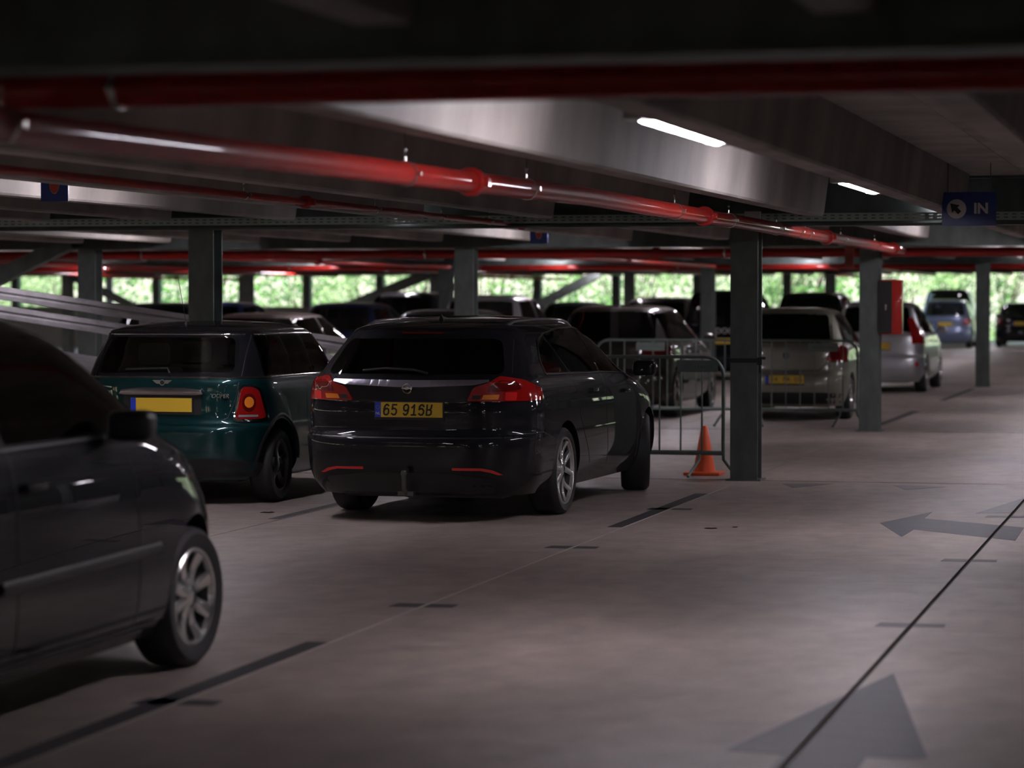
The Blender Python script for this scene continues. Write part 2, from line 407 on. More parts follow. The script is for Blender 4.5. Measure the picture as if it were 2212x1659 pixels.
# ------------------------------------------------------------------ pipes
def ring(mb, c, axis, r, w, t, n=24):
    prof = [(r, -w / 2), (r + t, -w / 2), (r + t, w / 2), (r, w / 2), (r, -w / 2)]
    mb.lathe(prof, axis, n, c)
def sprinkler(name, pts, r, clamps, couplings, label, m='redpipe', ztop=ZS):
    pts = [Vector(p) for p in pts]; root = MB().tube(pts, r, 20).build(name, M[m], None, sm=50); tag(root, label, 'pipe')
    d0 = (pts[-1] - pts[0]); ax = 'y' if abs(d0.y) > abs(d0.x) else 'x'; ia = 1 if ax == 'y' else 0
    def at(s):
        for a, b in zip(pts, pts[1:]):
            lo, hi = sorted((a[ia], b[ia]))
            if lo <= s <= hi: return a + (b - a) * ((s - a[ia]) / (b[ia] - a[ia]))
        return pts[0]
    for s in clamps:
        p = at(s); mb = MB(); ring(mb, p, ax, r + .001, .022, .004)
        MB().tube([(p.x, p.y, p.z + r), (p.x, p.y, ZS + .02)], .0035, 6).build('hanger_rod', M['steel'], root)
        mb.tube([(p.x, p.y, p.z + r), (p.x, p.y, p.z + r + .025)], .006, 8)
        side = Vector((1, 0, 0)) if ax == 'y' else Vector((0, -1, 0))
        q = p + side * (r + .012); mb.box(q.x - .014, q.x + .014, q.y - .014, q.y + .014, q.z - .01, q.z + .012)
        mb.build('pipe_clamp', M['chromeish'], root, sm=40)
        b = MB(); b.lathe([(.0005, -.010), (.007, -.007), (.010, 0), (.007, .007), (.0005, .010)], 'z', 12, (p.x, p.y, p.z + r + .055)); b.build('clamp_nut', M['chromeish'], root, sm=60)
    for s in couplings:
        p = at(s); mb = MB()
        prof = [(r, -.05), (r + .012, -.05), (r + .02, -.03), (r + .02, .03), (r + .012, .05), (r, .05)]
        mb.lathe(prof, ax, 24, p)
        for sg in (1, -1):
            side = Vector((1, 0, 0)) if ax == 'y' else Vector((0, -1, 0))
            q = p + side * (r + .028) * sg; mb.box(q.x - .018, q.x + .018, q.y - .022, q.y + .022, q.z - .022, q.z + .022)
        mb.build('pipe_coupling', M[m], root, sm=40)
    return root
sprinkler('sprinkler_pipe', [(-3.7, -2, 2.17), (-3.7, 8.3, 2.20), (-3.7, 12, 2.24), (-3.7, 16.5, 2.278), (-3.7, 24, 2.272), (-3.7, 34.5, 2.255)], .057,
          [8.0, 12.5, 14.9, 19.3, 21.6, 24.1, 25.3, 25.9, 28.5, 31.5], [13.7, 20.5, 27.4, 33.4], 'long thick red pipe running from upper left to the column row')
sprinkler('sprinkler_pipe', [(-20, 8.36, 2.335), (12, 8.36, 2.335)], .062, [-10, -6.4, -3.45, 2.2, 6], [-8.2, 5.0], 'blurred thick red pipe crossing the whole top of the picture')
sprinkler('sprinkler_pipe', [(-6.28, 8.33, 2.345), (-6.28, 25.2, 2.345)], .026, [10, 17.4, 20.4, 22.3, 23.9], [18.7, 25.1], 'thin red pipe under the ribs at left, ending past the middle')
for yy, z, lab in ((34.75, 2.235, 'second red pipe crossing the garage, at the end of the long pipe'), (52.6, 2.26, 'third red cross pipe in the far bays'), (70.2, 2.37, 'fourth red cross pipe in the far bays'), (84.9, 2.47, 'short red pipe along the top of the far opening at left')):
    sprinkler('sprinkler_pipe', [(-58 if yy < 80 else -40, yy, z), (13 if yy < 80 else -29, yy, z)], .057 if yy < 60 else .07, [x for x in range(-34, 5, 4)] if yy < 80 else [-32], [-6.9, -13, -20, -27, -33] if yy < 80 else [-35], lab)
c = 0
for (xx, y0, y1) in ((-9.0, 34.75, 51), (-14.2, 34.75, 51.0), (-19.5, 34.75, 51), (-24.8, 34.75, 51), (-6.6, 52.6, 69), (-11.8, 52.6, 69), (-17, 52.6, 69), (-22.3, 52.6, 69), (-27.5, 52.6, 69), (-32.7, 52.6, 69), (-9.2, 70.2, 84), (-19.6, 70.2, 84), (-30, 70.2, 84)):
    sprinkler('sprinkler_pipe', [(xx, y0, 2.26), (xx, y1, 2.26)], .04, [], [(y0 + y1) / 2], 'red pipe running away under the ceiling of the far bays').__setitem__('group', 'far lengthwise pipes')

# ------------------------------------------------------------------ cable tray with real slots
def tray(x0, x1, y, z0, z1):
    mb = MB(); pitch = .0725; n = int((x1 - x0) / pitch)
    zz = [z0, z0 + .014, z0 + .024, z0 + .042, z0 + .052, z1]
    vid = {}
    def V(x, z):
        kk = (round(x, 4), round(z, 4))
        if kk not in vid: vid[kk] = len(mb.v); mb.v.append((x, y, z))
        return vid[kk]
    for i in range(n):
        xa = x0 + i * pitch; cuts = [xa, xa + .018, xa + .054, xa + pitch]
        for a in range(3):
            for b in range(5):
                if a == 1 and b in (1, 3): continue
                mb.f.append((V(cuts[a], zz[b]), V(cuts[a + 1], zz[b]), V(cuts[a + 1], zz[b + 1]), V(cuts[a], zz[b + 1])))
    mb.box(x0, x1, y, y + .11, z0 - .002, z0)
    return mb
o = tray(-24, 8, 24.32, 2.345, 2.412).build('cable_tray', M['traymetal']); tag(o, 'perforated galvanised cable tray crossing below the ceiling ribs', 'cable tray')
o = MB().box(-4.01, -3.87, 24.24, 24.31, 2.35, 2.43).build('junction_box', M['lampbody']); tag(o, 'small grey junction box on the cable tray above the column', 'junction box')

# ------------------------------------------------------------------ lamps on the ribs
def lamp_mesh():
    b = MB(); L = 1.06
    b.box(-.055, .055, -L, L, .028, .075); b.box(-.06, .06, -L, -L + .16, -.005, .07); b.box(-.06, .06, L - .16, L, -.005, .07)
    d = MB(); n = 10; prof = [(.044 * math.cos(t), .03 - .044 * math.sin(t)) for t in [PI * i / n for i in range(n + 1)]]
    d.prism([(p[0], p[1]) for p in prof], 1, -.88, .88)
    return b.mesh('lamp_housing', M['lampbody']), d.mesh('lamp_tube', M['lamp'])
lh, lt = lamp_mesh()
for kx in range(-4, 9):  # rows right of and behind the camera are unseen lamps added as fill
    x = -2.336 - 4.956 * kx
    if kx == -1: continue
    for ky in range(-5, 11):
        y = 18.95 + 6.5 * ky - (0 if ky > -1 else .05)
        if y > 83 or (ky == -2 and kx == 0) or (kx < 0 and (ky > 3 or ky in (-2, -1, 0))) or (kx < -2 and ky % 2): continue
        lab = 'far bay lamps and added unseen fill lamps under the ribs'; grp = 'lamps of the other bays'
        if kx == 0 and ky == -1: lab = 'lit tube lamp on the rib, upper middle, nearer of two'; grp = None
        if kx == 0 and ky == 0: lab = 'lit tube lamp with grey ends left of the blue IN sign'; grp = None
        if abs(y - 7.35) < .5 or abs(y - 34.1) < 1.1 or abs(y + 9.3) < 1.2: y += 2.6 if y > 30 else 1.4
        t = empty('tube_lamp', (x, y, 2.415 if kx == 0 and 10 < y < 24 else 2.49), 0, lab, 'lamp', grp)
        link('lamp_housing', lh, t); link('lamp_tube', lt, t)

for x_ in (-2.5, -7.7):  # out-of-view lamps added to brighten the far deck and its cars
    for y_ in (89.5, 96.0, 102.5):
        t = empty('tube_lamp', (x_, y_, 2.77), 0, 'unseen lamp added to brighten the far deck beyond the opening', 'lamp', 'added lamps over the far deck'); link('lamp_housing', lh, t); link('lamp_tube', lt, t)

# ------------------------------------------------------------------ signs
def disc(r, n=36): return [(r * math.cos(2 * PI * i / n), r * math.sin(2 * PI * i / n)) for i in range(n)]
t = empty('direction_sign', (-1.85, 22.2, 2.37), 0, 'blue hanging sign with white arrow disc and the word IN', 'sign')
MB().box(-.215, .215, 0, .012, -.135, .135).build('sign_panel', M['blue'], t)
MB().prism([(x - .1, z) for x, z in disc(.078)], 1, -.004, 0).build('sign_disc', M['white'], t)
arr = [(-.055, .045), (.02, .03), (.002, .012), (.032, -.018), (.008, -.042), (-.022, -.012), (-.04, -.03)]
MB().prism([(x - .095, z) for x, z in arr], 1, -.007, -.004).build('arrow_mark', M['black'], t)
link('lettering', upright(text_mesh('IN', .115, M['white'], .002, bold=.0045)), t, (.095, -.003, 0))
MB().tube([(-.17, .006, .12), (-.17, .006, .45)], .004, 6).tube([(.17, .006, .12), (.17, .006, .45)], .004, 6).build('hanger', M['chromeish'], t)
def shield(t, s=1.0):
    MB().box(-.105 * s, .105 * s, 0, .012, -.137 * s, .137 * s).build('sign_panel', M['blue'], t)
    def U(w, top, bot, n=14):
        return [(-w, top)] + [(-w * math.cos(a), bot + w * 1.9 - w * 1.9 * math.sin(a)) for a in [PI / 2 * i / n for i in range(n + 1)]] + \
               [(w * math.sin(a), bot + w * 1.9 - w * 1.9 * math.cos(a)) for a in [PI / 2 * i / n for i in range(1, n + 1)]] + [(w, top)]
    MB().prism([(x * s, z * s) for x, z in U(.037, .045, -.085)] , 1, -.003, 0).build('shield_rim', M['gold'], t)
    MB().prism([(x * s, z * s) for x, z in U(.033, -.01, -.08)], 1, -.006, -.003).build('shield_field', M['shieldred'], t)
    MB().prism([(-.033 * s, -.01 * s), (.033 * s, -.01 * s), (.033 * s, .04 * s), (-.033 * s, .04 * s)], 1, -.006, -.003).build('shield_top', M['white'], t)
    MB().tube([(-.08, .006, .13 * s), (-.08, .006, .36)], .004, 6).tube([(.08, .006, .13 * s), (.08, .006, .36)], .004, 6).build('hanger', M['chromeish'], t)
t = empty('shield_sign', (-7.72, 17.55, 2.455), 0, 'blue sign with a red and white shield behind the thin red pipe', 'sign'); shield(t, .97)
t = empty('shield_sign', (-7.55, 31.0, 2.43), 0, 'small blue sign with a red shield just below the cable tray', 'sign'); shield(t)
t = empty('notice_board', (-21.5, 57.5, 2.28), 0, 'small amber and white box hanging in the far bays at left', 'sign')
MB().box(-.13, .13, 0, .05, -.1, .03).build('amber_half', M['gold'], t); MB().box(-.13, .13, 0, .05, .03, .1).build('white_half', M['white'], t)
MB().tube([(0, .02, .1), (0, .02, .5)], .006, 6).build('hanger', M['chromeish'], t)
o = MB().box(-4.36, -4.25, 33.995, 34.02, 2.02, 2.31).build('fire_notice', M['notice']); tag(o, 'small red notice hanging left of the hose cabinet column', 'sign')
t = empty('hose_cabinet', (-3.79, 33.95, 1.207), 0, 'red and black fire hose cabinet on the right side of a column', 'cabinet')
c = MB().box(-.14, .14, 0, .2, 0, .675).mesh('cabinet_body', M['redpipe']); bevel_mesh(c, .008); link('cabinet_body', c, t)
MB().box(-.138, .02, -.01, .0, .015, .66).build('cabinet_door', M['plastic'], t)
MB().box(-.06, -.045, -.022, -.01, .3, .37).build('handle', M['chromeish'], t)

# ------------------------------------------------------------------ painted marks on the floor
def flat(name, polys, m, label, cat, z=.0016, group=None):
    mb = MB()
    for p in polys: mb.prism(p, 2, .0003, z)
    o = mb.build(name, m); tag(o, label, cat, group); return o
def line(x0, x1, y0, y1, label, group=None): flat('parking_line', [[(x0, y0), (x1, y0), (x1, y1), (x0, y1)]], M['paint_line'], label, 'parking line', group=group)
line(-4.18, -4.07, 6.5, 12.45, 'dark bay line beside the nearest black car')
line(-4.18, -4.07, 19.25, 22.75, 'dark bay line right of the black wagon, before the column')
line(-4.18, -4.07, 35.5, 40.3, 'dark bay line beyond the hose cabinet column')
line(-4.18, -4.07, 44.5, 50.5, 'dark bay line before the third column on the right')
line(-6.80, -6.71, 19.35, 24.4, 'thin dark bay line left of the black wagon')
for x in (-9.4, -12.0, -14.6):
    line(x - .09, x, 19.35, 24.4, 'dark bay line hidden among the parked cars', 'hidden bay lines')
for i, (x, ylist) in enumerate(((-4.06, (10.44, 14.07, 17.62, 21.03)), (-1.43, (13.82, 17.34, 20.9)))):
    for j, y in enumerate(ylist):
        lab = ('dark weld patch across the left floor joint, ' if i == 0 else 'dark weld patch across the right floor joint, ') + (('nearest the camera', 'second from the camera', 'third from the camera', 'farthest of the four') if i == 0 else ('nearest the camera', 'the middle one of three', 'farthest of the three'))[j]
        h = .085
        flat('joint_patch', [[(x - .175, y - h), (x - .015, y - h), (x - .015, y + h), (x - .165, y + h)], [(x + .015, y - h * .8), (x + .17, y - h * .6), (x + .165, y + h), (x + .015, y + h)]], M['paint_line'] if i == 0 else M['paint_patch'], lab, 'floor patch')
A1 = [(-2.31, 20.09), (-2.03, 18.95), (-2.01, 19.585), (-1.445, 19.04), (-1.445, 20.1), (-2.04, 20.59), (-2.04, 21.24)]
A1b = [(-1.415, 19.01), (-1.248, 18.853), (-1.258, 19.94), (-1.415, 20.07)]
flat('floor_arrow', [A1, A1b], M['paint_arrow'], 'dark painted arrow pointing left, at the right edge', 'floor arrow')
jx0, jx1 = -1.445, -1.415
def yl(x): return 9.81 + (12.02 - 9.81) * (x + 1.69) / (1.69 - 1.32)
flat('floor_arrow', [[(-1.69, 9.81), (-1.47, 9.79), (-1.47, 7.4), (jx0, 7.4), (jx0, yl(jx0))], [(jx1, 7.4), (-1.17, 7.4), (-1.17, 9.79), (-.954, 9.81), (-1.32, 12.02), (jx1, yl(jx1))]],
     M['paint_arrow'], 'big blurred slate arrowhead at the bottom right', 'floor arrow')
flat('paint_stain', [[(-3.65, 24.16), (-3.48, 23.64), (-3.2, 24.27)]], M['paint_faint'], 'faint dark triangle right of the column foot', 'floor stain')
flat('paint_stain', [[(-2.67, 24.2), (-2.5, 23.65), (-2.2, 24.09)]], M['paint_faint'], 'faint dark triangle farther right along the cross joint', 'floor stain')
flat('paint_stain', [[(-1.70, 21.2), (-1.45, 21.3), (-1.45, 22.9)]], M['paint_faint'], 'faint grey wedge above the left-pointing arrow', 'floor stain')
def dry_leaf(x, y, s, r, lab):
    p = [(-1, 0, 0), (-.5, .35, .06), (.1, .45, .03), (.6, .2, .09), (1, 0, .02), (.5, -.3, .05), (-.2, -.4, .08)]
    mb = MB(); vs = [(a * s, b * s, c * s + .004) for a, b, c in p] + [(0, 0, .02 * s)]
    mb.add(vs, [(i, (i + 1) % 7, 7) for i in range(7)]); mb.add([(v[0], v[1], v[2] - .002) for v in vs], [((i + 1) % 7, i, 7) for i in range(7)])
    o = mb.build('dry_leaf', M['dryleaf'], None, (x, y, .0)); o.rotation_euler.z = r; tag(o, lab, 'leaf')
dry_leaf(-3.43, 19.3, .05, .1, 'small brown dry leaf on the open floor, middle'); dry_leaf(-3.28, 19.45, .025, .6, 'tiny brown leaf crumb beside the larger floor leaf')
dry_leaf(-7.0, 19.9, .06, .2, 'dark dry leaf between nearest car and the wagon wheel')

# ------------------------------------------------------------------ cars
def quarter(hw, c, q, p, n):
    pts = []
    m = 120
    for i in range(m + 1):
        t = PI / 2 * i / m
        pts.append((hw * math.sin(t) ** (2 / q), -c * math.cos(t) ** (2 / p)))
    d = [0]
    for a, b in zip(pts, pts[1:]): d.append(d[-1] + math.hypot(b[0] - a[0], b[1] - a[1]))
    out = []; j = 0
    for i in range(n + 1):
        s = d[-1] * i / n
        while j < m - 1 and d[j + 1] < s: j += 1
        f = (s - d[j]) / max(d[j + 1] - d[j], 1e-9); f = min(max(f, 0), 1)
        out.append((pts[j][0] + (pts[j + 1][0] - pts[j][0]) * f, pts[j][1] + (pts[j + 1][1] - pts[j][1]) * f))
    return out
def body_mesh(keys, sub=5, barrel=.035, NR=16, NS=18, NF=18):
    K = [tuple(k) for k in keys]; rows = []
    n = len(K)
    for i in range(n - 1):
        p0, p1, p2, p3 = K[max(i - 1, 0)], K[i], K[i + 1], K[min(i + 2, n - 1)]
        for s in range(sub):
            t = s / sub; r = []
            for a, b, c2, d in zip(p0, p1, p2, p3):
                m1 = (c2 - a) / 2; m2 = (d - b) / 2
                if (c2 - b) * (b - a) <= 0: m1 = 0
                if (d - c2) * (c2 - b) <= 0: m2 = 0
                lim = 3 * abs(c2 - b); m1 = max(-lim, min(lim, m1)); m2 = max(-lim, min(lim, m2))
                h = (2 * t**3 - 3 * t**2 + 1) * b + (t**3 - 2 * t**2 + t) * m1 + (-2 * t**3 + 3 * t**2) * c2 + (t**3 - t**2) * m2
                r.append(h)
            rows.append(r)
    rows.append(list(K[-1]))
    vs = []; fs = []; N = None
    for (z, yr, yf, hw, cr, cf, qr, qf) in rows:
        a = quarter(hw, cr, qr, 2.2, NR); b = quarter(hw, cf, qf, 2.1, NF)
        R = [(x, yr + cr + y) for x, y in a]
        ya, yb = yr + cr, yf - cf
        R += [(hw, ya + (yb - ya) * i / NS) for i in range(1, NS)]
        R += [(x, yf - cf - y) for x, y in reversed(b)]
        ym, hl = (yr + yf) / 2, (yf - yr) / 2
        R = [(x * (1 - barrel * ((y - ym) / hl) ** 2), y) for x, y in R]
        full = R + [(-x, y) for x, y in reversed(R[1:-1])]
        N = len(full); vs += [(x, y, z) for x, y in full]
    for i in range(len(rows) - 1):
        for k in range(N):
            a = i * N + k; b = i * N + (k + 1) % N; fs.append((a, b, b + N, a + N))
    c = len(vs); r0 = rows[0]; r1 = rows[-1]
    vs.append((0, (r0[1] + r0[2]) / 2, r0[0])); fs += [((k + 1) % N, k, c) for k in range(N)]
    c = len(vs); vs.append((0, (r1[1] + r1[2]) / 2, r1[0] + .002)); m = (len(rows) - 1) * N; fs += [(m + k, m + (k + 1) % N, c) for k in range(N)]
    return vs, fs
def frame(a):
    a = math.radians(a); return Vector((-math.sin(a), math.cos(a), 0)), Vector((math.cos(a), math.sin(a), 0))
def resample(poly, step, closed=True):
    out = []; n = len(poly)
    for i in range(n if closed else n - 1):
        a = Vector(poly[i]); b = Vector(poly[(i + 1) % n]); m = max(1, int((b - a).length / step))
        for k in range(m): out.append(a + (b - a) * k / m)
    if not closed: out.append(Vector(poly[-1]))
    return out
def rnd_poly(poly, r, n=4):
    """round the corners of a 2D polygon"""
    out = []; m = len(poly)
    for i in range(m):
        p = Vector(poly[i]); a = Vector(poly[i - 1]) - p; b = Vector(poly[(i + 1) % m]) - p
        ra = min(r, a.length * .45, b.length * .45); s = p + a.normalized() * ra; e = p + b.normalized() * ra
        for k in range(n + 1):
            t = k / n; out.append((1 - t) ** 2 * s + 2 * t * (1 - t) * p + t * t * e)
    return out
def ray(bvh, u, z, a):
    d, r = frame(a); o = r * u + Vector((0, 2.2 if False else 0, z)) - d * 12
    h = bvh.ray_cast(o, d)
    if h[0] is None:
        h = bvh.find_nearest(r * u + Vector((0, 0, z)) - d * 1.0)
    return h[0], -d
def patch(bvh, pts, a, off=.004, th=.01, step=.05, rc=0., flatfit=False):
    """conformal panel: pts = 3D points near the surface; projected along view angle a"""
    d, r = frame(a)
    P2 = [Vector((r.dot(Vector((p[0], p[1], 0))), p[2])) for p in pts]
    if rc: P2 = rnd_poly(P2, rc)
    B = resample(P2, step); nb = len(B)
    xs_ = [p.x for p in B]; zs_ = [p.y for p in B]; inner = []
    def inside(q):
        c = False; j = nb - 1
        for i in range(nb):
            if (B[i].y > q[1]) != (B[j].y > q[1]) and q[0] < (B[j].x - B[i].x) * (q[1] - B[i].y) / (B[j].y - B[i].y) + B[i].x: c = not c
            j = i
        return c
    x = min(xs_) + step / 2
    while x < max(xs_):
        z = min(zs_) + step / 2
        while z < max(zs_):
            if inside((x, z)) and min((Vector((x, z)) - b).length for b in B) > step * .4: inner.append(Vector((x, z)))
            z += step
        x += step
    V2, _, F, *_r = delaunay_2d_cdt(B + inner, [(i, (i + 1) % nb) for i in range(nb)], [], 1, 1e-5)
    front = []; back = []
    for v in V2:
        p, n = ray(bvh, v.x, v.y, a); front.append(p + n * off); back.append(p - n * (th - off))
    mb = MB(); n = len(V2); fs = [tuple(f) for f in F]
    ec = {}
    for f in fs:
        for i in range(len(f)):
            e = (f[i], f[(i + 1) % len(f)]); ec[e] = 1
    side = [(e[1], e[0], e[0] + n, e[1] + n) for e in ec if (e[1], e[0]) not in ec]
    mb.add(front + back, fs + [tuple(i + n for i in reversed(f)) for f in fs] + side)
    return mb
def ribbon(bvh, pts, a, width, off=.003, step=.04, closed=False, mb=None):
    d, r = frame(a); mb = mb or MB()
    P2 = [Vector((r.dot(Vector((p[0], p[1], 0))), p[2])) for p in pts]
    Q = resample(P2, step, closed); 
    if closed: Q.append(Q[0])
    vs = []; n = len(Q)
    for i, p in enumerate(Q):
        t = (Q[min(i + 1, n - 1)] - Q[max(i - 1, 0)])
        if closed and i in (0, n - 1): t = Q[1] - Q[-2]
        t.normalize(); nn = Vector((-t.y, t.x)) * width / 2
        for s in (1, -1):
            h, no = ray(bvh, p.x + nn.x * s, p.y + nn.y * s, a); vs.append(h + no * off); 
        h, no = ray(bvh, p.x, p.y, a); vs.append(h + no * (off + width * .25))
    fs = []
    for i in range(n - 1):
        q = 3 * i; fs += [(q, q + 2, q + 5, q + 3), (q + 2, q + 1, q + 4, q + 5)]
    mb.add(vs, fs); return mb
def mir(pts): return [(-p[0],) + tuple(p[1:]) for p in pts]

_wheels = {}
def wheel_meshes(R, W, rim, style, dark):
    key = (R, W, rim, style, dark)
    if key in _wheels: return _wheels[key]
    h = W / 2
    t = MB().lathe([(rim - .005, -h + .02), (rim + .02, -h + .004), (R - .03, -h), (R - .008, -h + .02), (R, -h + .05), (R, h - .05), (R - .008, h - .02), (R - .03, h), (rim + .02, h - .004), (rim - .005, h - .02)], 'x', 48)
    tire = t.mesh('tyre', M['rubber'], 40)
    m = MB().lathe([(rim - .002, h - .03), (rim + .008, h - .014), (rim - .001, h - .006), (rim - .010, h - .010), (rim - .016, h - .035)], 'x', 48)
    m.lathe([(.001, h - .028), (.03, h - .028), (.055, h - .036), (.07, h - .06), (.07, 0)], 'x', 24)
    def spoke(a, w0, w1, bend=0., r0=.05, hx=h - .026):
        st = 6; vs = []
        for i in range(st + 1):
            f = i / st; rr = r0 + (rim - .018 - r0) * f; w = w0 + (w1 - w0) * f; an = a + bend * f
            x = hx - .018 * math.sin(PI * f) + .012 * f
            c, s = math.cos(an), math.sin(an)
            for (dw, dx) in ((-w / 2, -.006), (-w / 5, .0), (w / 5, .0), (w / 2, -.006), (w / 2, -.035), (-w / 2, -.035)):
                vs.append((x + dx, rr * c - dw * s, rr * s + dw * c))
        fs = []
        for i in range(st):
            for k in range(6): q = i * 6 + k; q2 = i * 6 + (k + 1) % 6; fs.append((q, q2, q2 + 6, q + 6))
        m.add(vs, fs)
    if style == 'twin':
        for i in range(5):
            a = 2 * PI * i / 5 + .2
            spoke(a - .09, .05, .045, -.26); spoke(a + .09, .05, .045, .26)
    elif style == 'eight':
        for i in range(8): spoke(2 * PI * i / 8 + PI / 2, .052, .07)
    elif style == 'y':
        for i in range(5): spoke(2 * PI * i / 5 + .5, .08, .03, .2); spoke(2 * PI * i / 5 + .5, .08, .03, -.2)
    else:
        for i in range(5): spoke(2 * PI * i / 5 + .3, .09, .06)
    rm = m.mesh('rim', M['alloy_dark'] if dark else M['alloy'], 35)
    b = MB().lathe([(.001, h - .10), (rim - .035, h - .10), (rim - .035, h - .085), (.001, h - .085)], 'x', 32).lathe([(rim - .005, -h + .03), (rim - .03, -h + .04), (rim - .04, 0), (rim - .017, h - .035)], 'x', 40)
    br = b.mesh('brake_disc', M['plastic'], 30)
    _wheels[key] = (tire, rm, br); return _wheels[key]
def add_wheels(root, hw, ya, yb, R, W, rim, style='five', dark=False, steer=0.):
    t, r, b = wheel_meshes(R, W, rim, style, dark)
    for y in (ya, yb):
        for s in (1, -1):
            o = link('wheel', t, root, (s * (hw - W / 2 - .018), y, R))
            if s < 0: o.rotation_euler = (0, 0, PI)
            o.rotation_euler.x = .35 * (y > ya); o.rotation_euler.z += steer * (y > ya)
            link('rim', r, o); link('brake_disc', b, o)

def seat_meshes():
    b = MB(); b.box(-.24, .24, -.06, .06, .55, 1.08); b.box(-.25, .25, 0, .5, .45, .6); me = b.mesh('seat', M['seat']); bevel_mesh(me, .04, 3)
    h = MB().box(-.13, .13, -.05, .05, 1.1, 1.28).mesh('headrest', M['seat']); bevel_mesh(h, .045, 3); return me, h
SEAT, HEADR = seat_meshes()

def make_car(root, T, pm, detail=2):
    """T: dict describing the type. builds body, panes, lights, wheels as children of root"""
    vs, fs = body_mesh(T['keys'], sub=5 if detail == 2 else 3)
    base = bpy.data.meshes.new('body'); base.from_pydata(vs, [], fs)
    bvh = BVHTree.FromPolygons([Vector(v) for v in vs], fs)
    bm = bmesh.new(); bm.from_mesh(base); bmesh.ops.recalc_face_normals(bm, faces=bm.faces); bm.to_mesh(base); bm.free()
    body = link('body', base)
    cut = []
    hw, L, R = T['hw'], T['L'], T['R']
    def vol(me_):
        b_ = bmesh.new(); b_.from_mesh(me_); v_ = b_.calc_volume(); n_ = len(b_.faces); b_.free(); return v_, n_
    def cutter(mb):
        o = mb.build('cutter', None); v0 = vol(body.data)[0]; res = None
        for sv in ('MANIFOLD', 'EXACT', 'FAST'):
            m = body.modifiers.new('b', 'BOOLEAN'); m.operation = 'DIFFERENCE'; m.object = o; m.solver = sv
            dg = bpy.context.evaluated_depsgraph_get(); dg.update()
            me_ = bpy.data.meshes.new_from_object(body.evaluated_get(dg)); body.modifiers.clear(); v1, n1 = vol(me_)
            if n1 > 200 and v0 * .4 < v1 < v0 - 1e-5: res = me_; break
        if res is not None: body.data = res
        else: print('CUTFAIL', root.get('label'), v0, v1, n1)
        bpy.data.objects.remove(o)
    rw = T.get('arch', R + .055)
    for y in (T['ya'], T['yb']):
        for s in (1, -1):
            n = 32; poly = [(y + rw * math.cos(2 * PI * i / n), R + .01 + rw * math.sin(2 * PI * i / n)) for i in range(n)]
            cutter(MB().prism(poly, 0, s * (hw - .30), s * (hw + .3)))
    if T.get('cabin', True):
        sw = rnd_poly([Vector(p) for p in T['cutside']] if 'cutside' in T else [Vector(p) for w_ in T['side'][:0] for p in w_], .04) if 'cutside' in T else None
        for w_ in T['side']:
            poly = rnd_poly([Vector(p) for p in w_], .035, 3); cutter(MB().prism([(p.x, p.y) for p in poly], 0, -hw - .3, hw + .3))
        for key, ya_, yb_ in (('rear', -.3, T['cy']), ('front', T['cy'] - .01, T['cowl'])):
            poly = rnd_poly([Vector(p) for p in T[key]], .05, 3); cutter(MB().prism([(p.x, p.y) for p in poly], 1, ya_, yb_))
        cutter(MB().box(-hw + .13, hw - .13, T['cab'][0], T['cab'][1], .42, T['cab'][2]))
    me = body.data; body.parent = root
    me.materials.clear(); me.materials.append(pm); smooth(me, 32)
    for p in me.polygons: p.material_index = 0
    if 'topmat' in T:
        me.materials.append(P[T['topmat'][1]])
        for p in me.polygons:
            if p.center.z > T['topmat'][0]: p.material_index = 1
    gm = T.get('glassmat', 'glass')
    # panes
    def exp(poly, e):
        c = sum((Vector(p) for p in poly), Vector((0, 0))) / len(poly)
        return [tuple(Vector(p) + (Vector(p) - c).normalized() * e) for p in poly]
    st = .08 if detail == 2 else .14
    for i, w_ in enumerate(T['side']):
        q = exp(w_, .022)
        for s, a in ((1, 90), (-1, -90)):
            pts = [(0, p[0], p[1]) for p in q]; patch(bvh, [(s * 0, p[1], p[2]) for p in pts], a, .003, .007, st, .04).build('side_window', M[gm], root, sm=30)
    q = exp(T['rear'], .03); patch(bvh, [(p[0], 0, p[1]) for p in q], 0, .004, .008, st, .06).build('rear_window', M[gm], root, sm=30)
    q = exp(T['front'], .03); patch(bvh, [(p[0], 0, p[1]) for p in [(x, z) for x, z in q]], 180, .003, .007, st, .05).build('windshield', M['glass'], root, sm=30)
    # seats
    if T.get('seats', True):
        for yy, xx in ((T['cy'] + .25, (-.36, .36)), (T['cy'] - .62, (-.4, .4))):
            for x in xx:
                o = link('seat', SEAT, root, (x, yy, 0)); link('headrest', HEADR, o)
    add_wheels(root, hw, T['ya'], T['yb'], R, T.get('tw', .205), T.get('rim', R - .1), T.get('style', 'five'), T.get('darkrim', False), T.get('steer', 0.))
    # mirrors
    my, mz = T['mirror']
    for s in (1, -1):
        mm = MB().box(-.095, .095, -.05, .07, -.06, .07).mesh('mirror', pm if T.get('mirpaint', True) else M['plastic']); bevel_mesh(mm, .045, 4)
        o = link('mirror', mm, root, (s * (hw + .06), my, mz))
        MB().box(-.1 if s > 0 else 0, 0 if s > 0 else .1, -.02, .02, -.05, -.02).build('mirror_stalk', M['plastic'], o)
    # lights
    for s in (1, -1):
        for (nm, pts, a, off, th, m, rc) in T['lights']:
            pp = pts if s > 0 else mir(pts)
            aa = a if s > 0 else -a
            patch(bvh, pp, aa, off, th, .04 if detail == 2 else .08, rc).build(nm, M[m], root, sm=40)
        for (nm, pts, a, wd, m) in T.get('ribs', []):
            pp = pts if s > 0 else mir(pts); ribbon(bvh, pp, a if s > 0 else -a, wd, .001 if 'seam' in nm else .006).build(nm, M[m], root, sm=60)
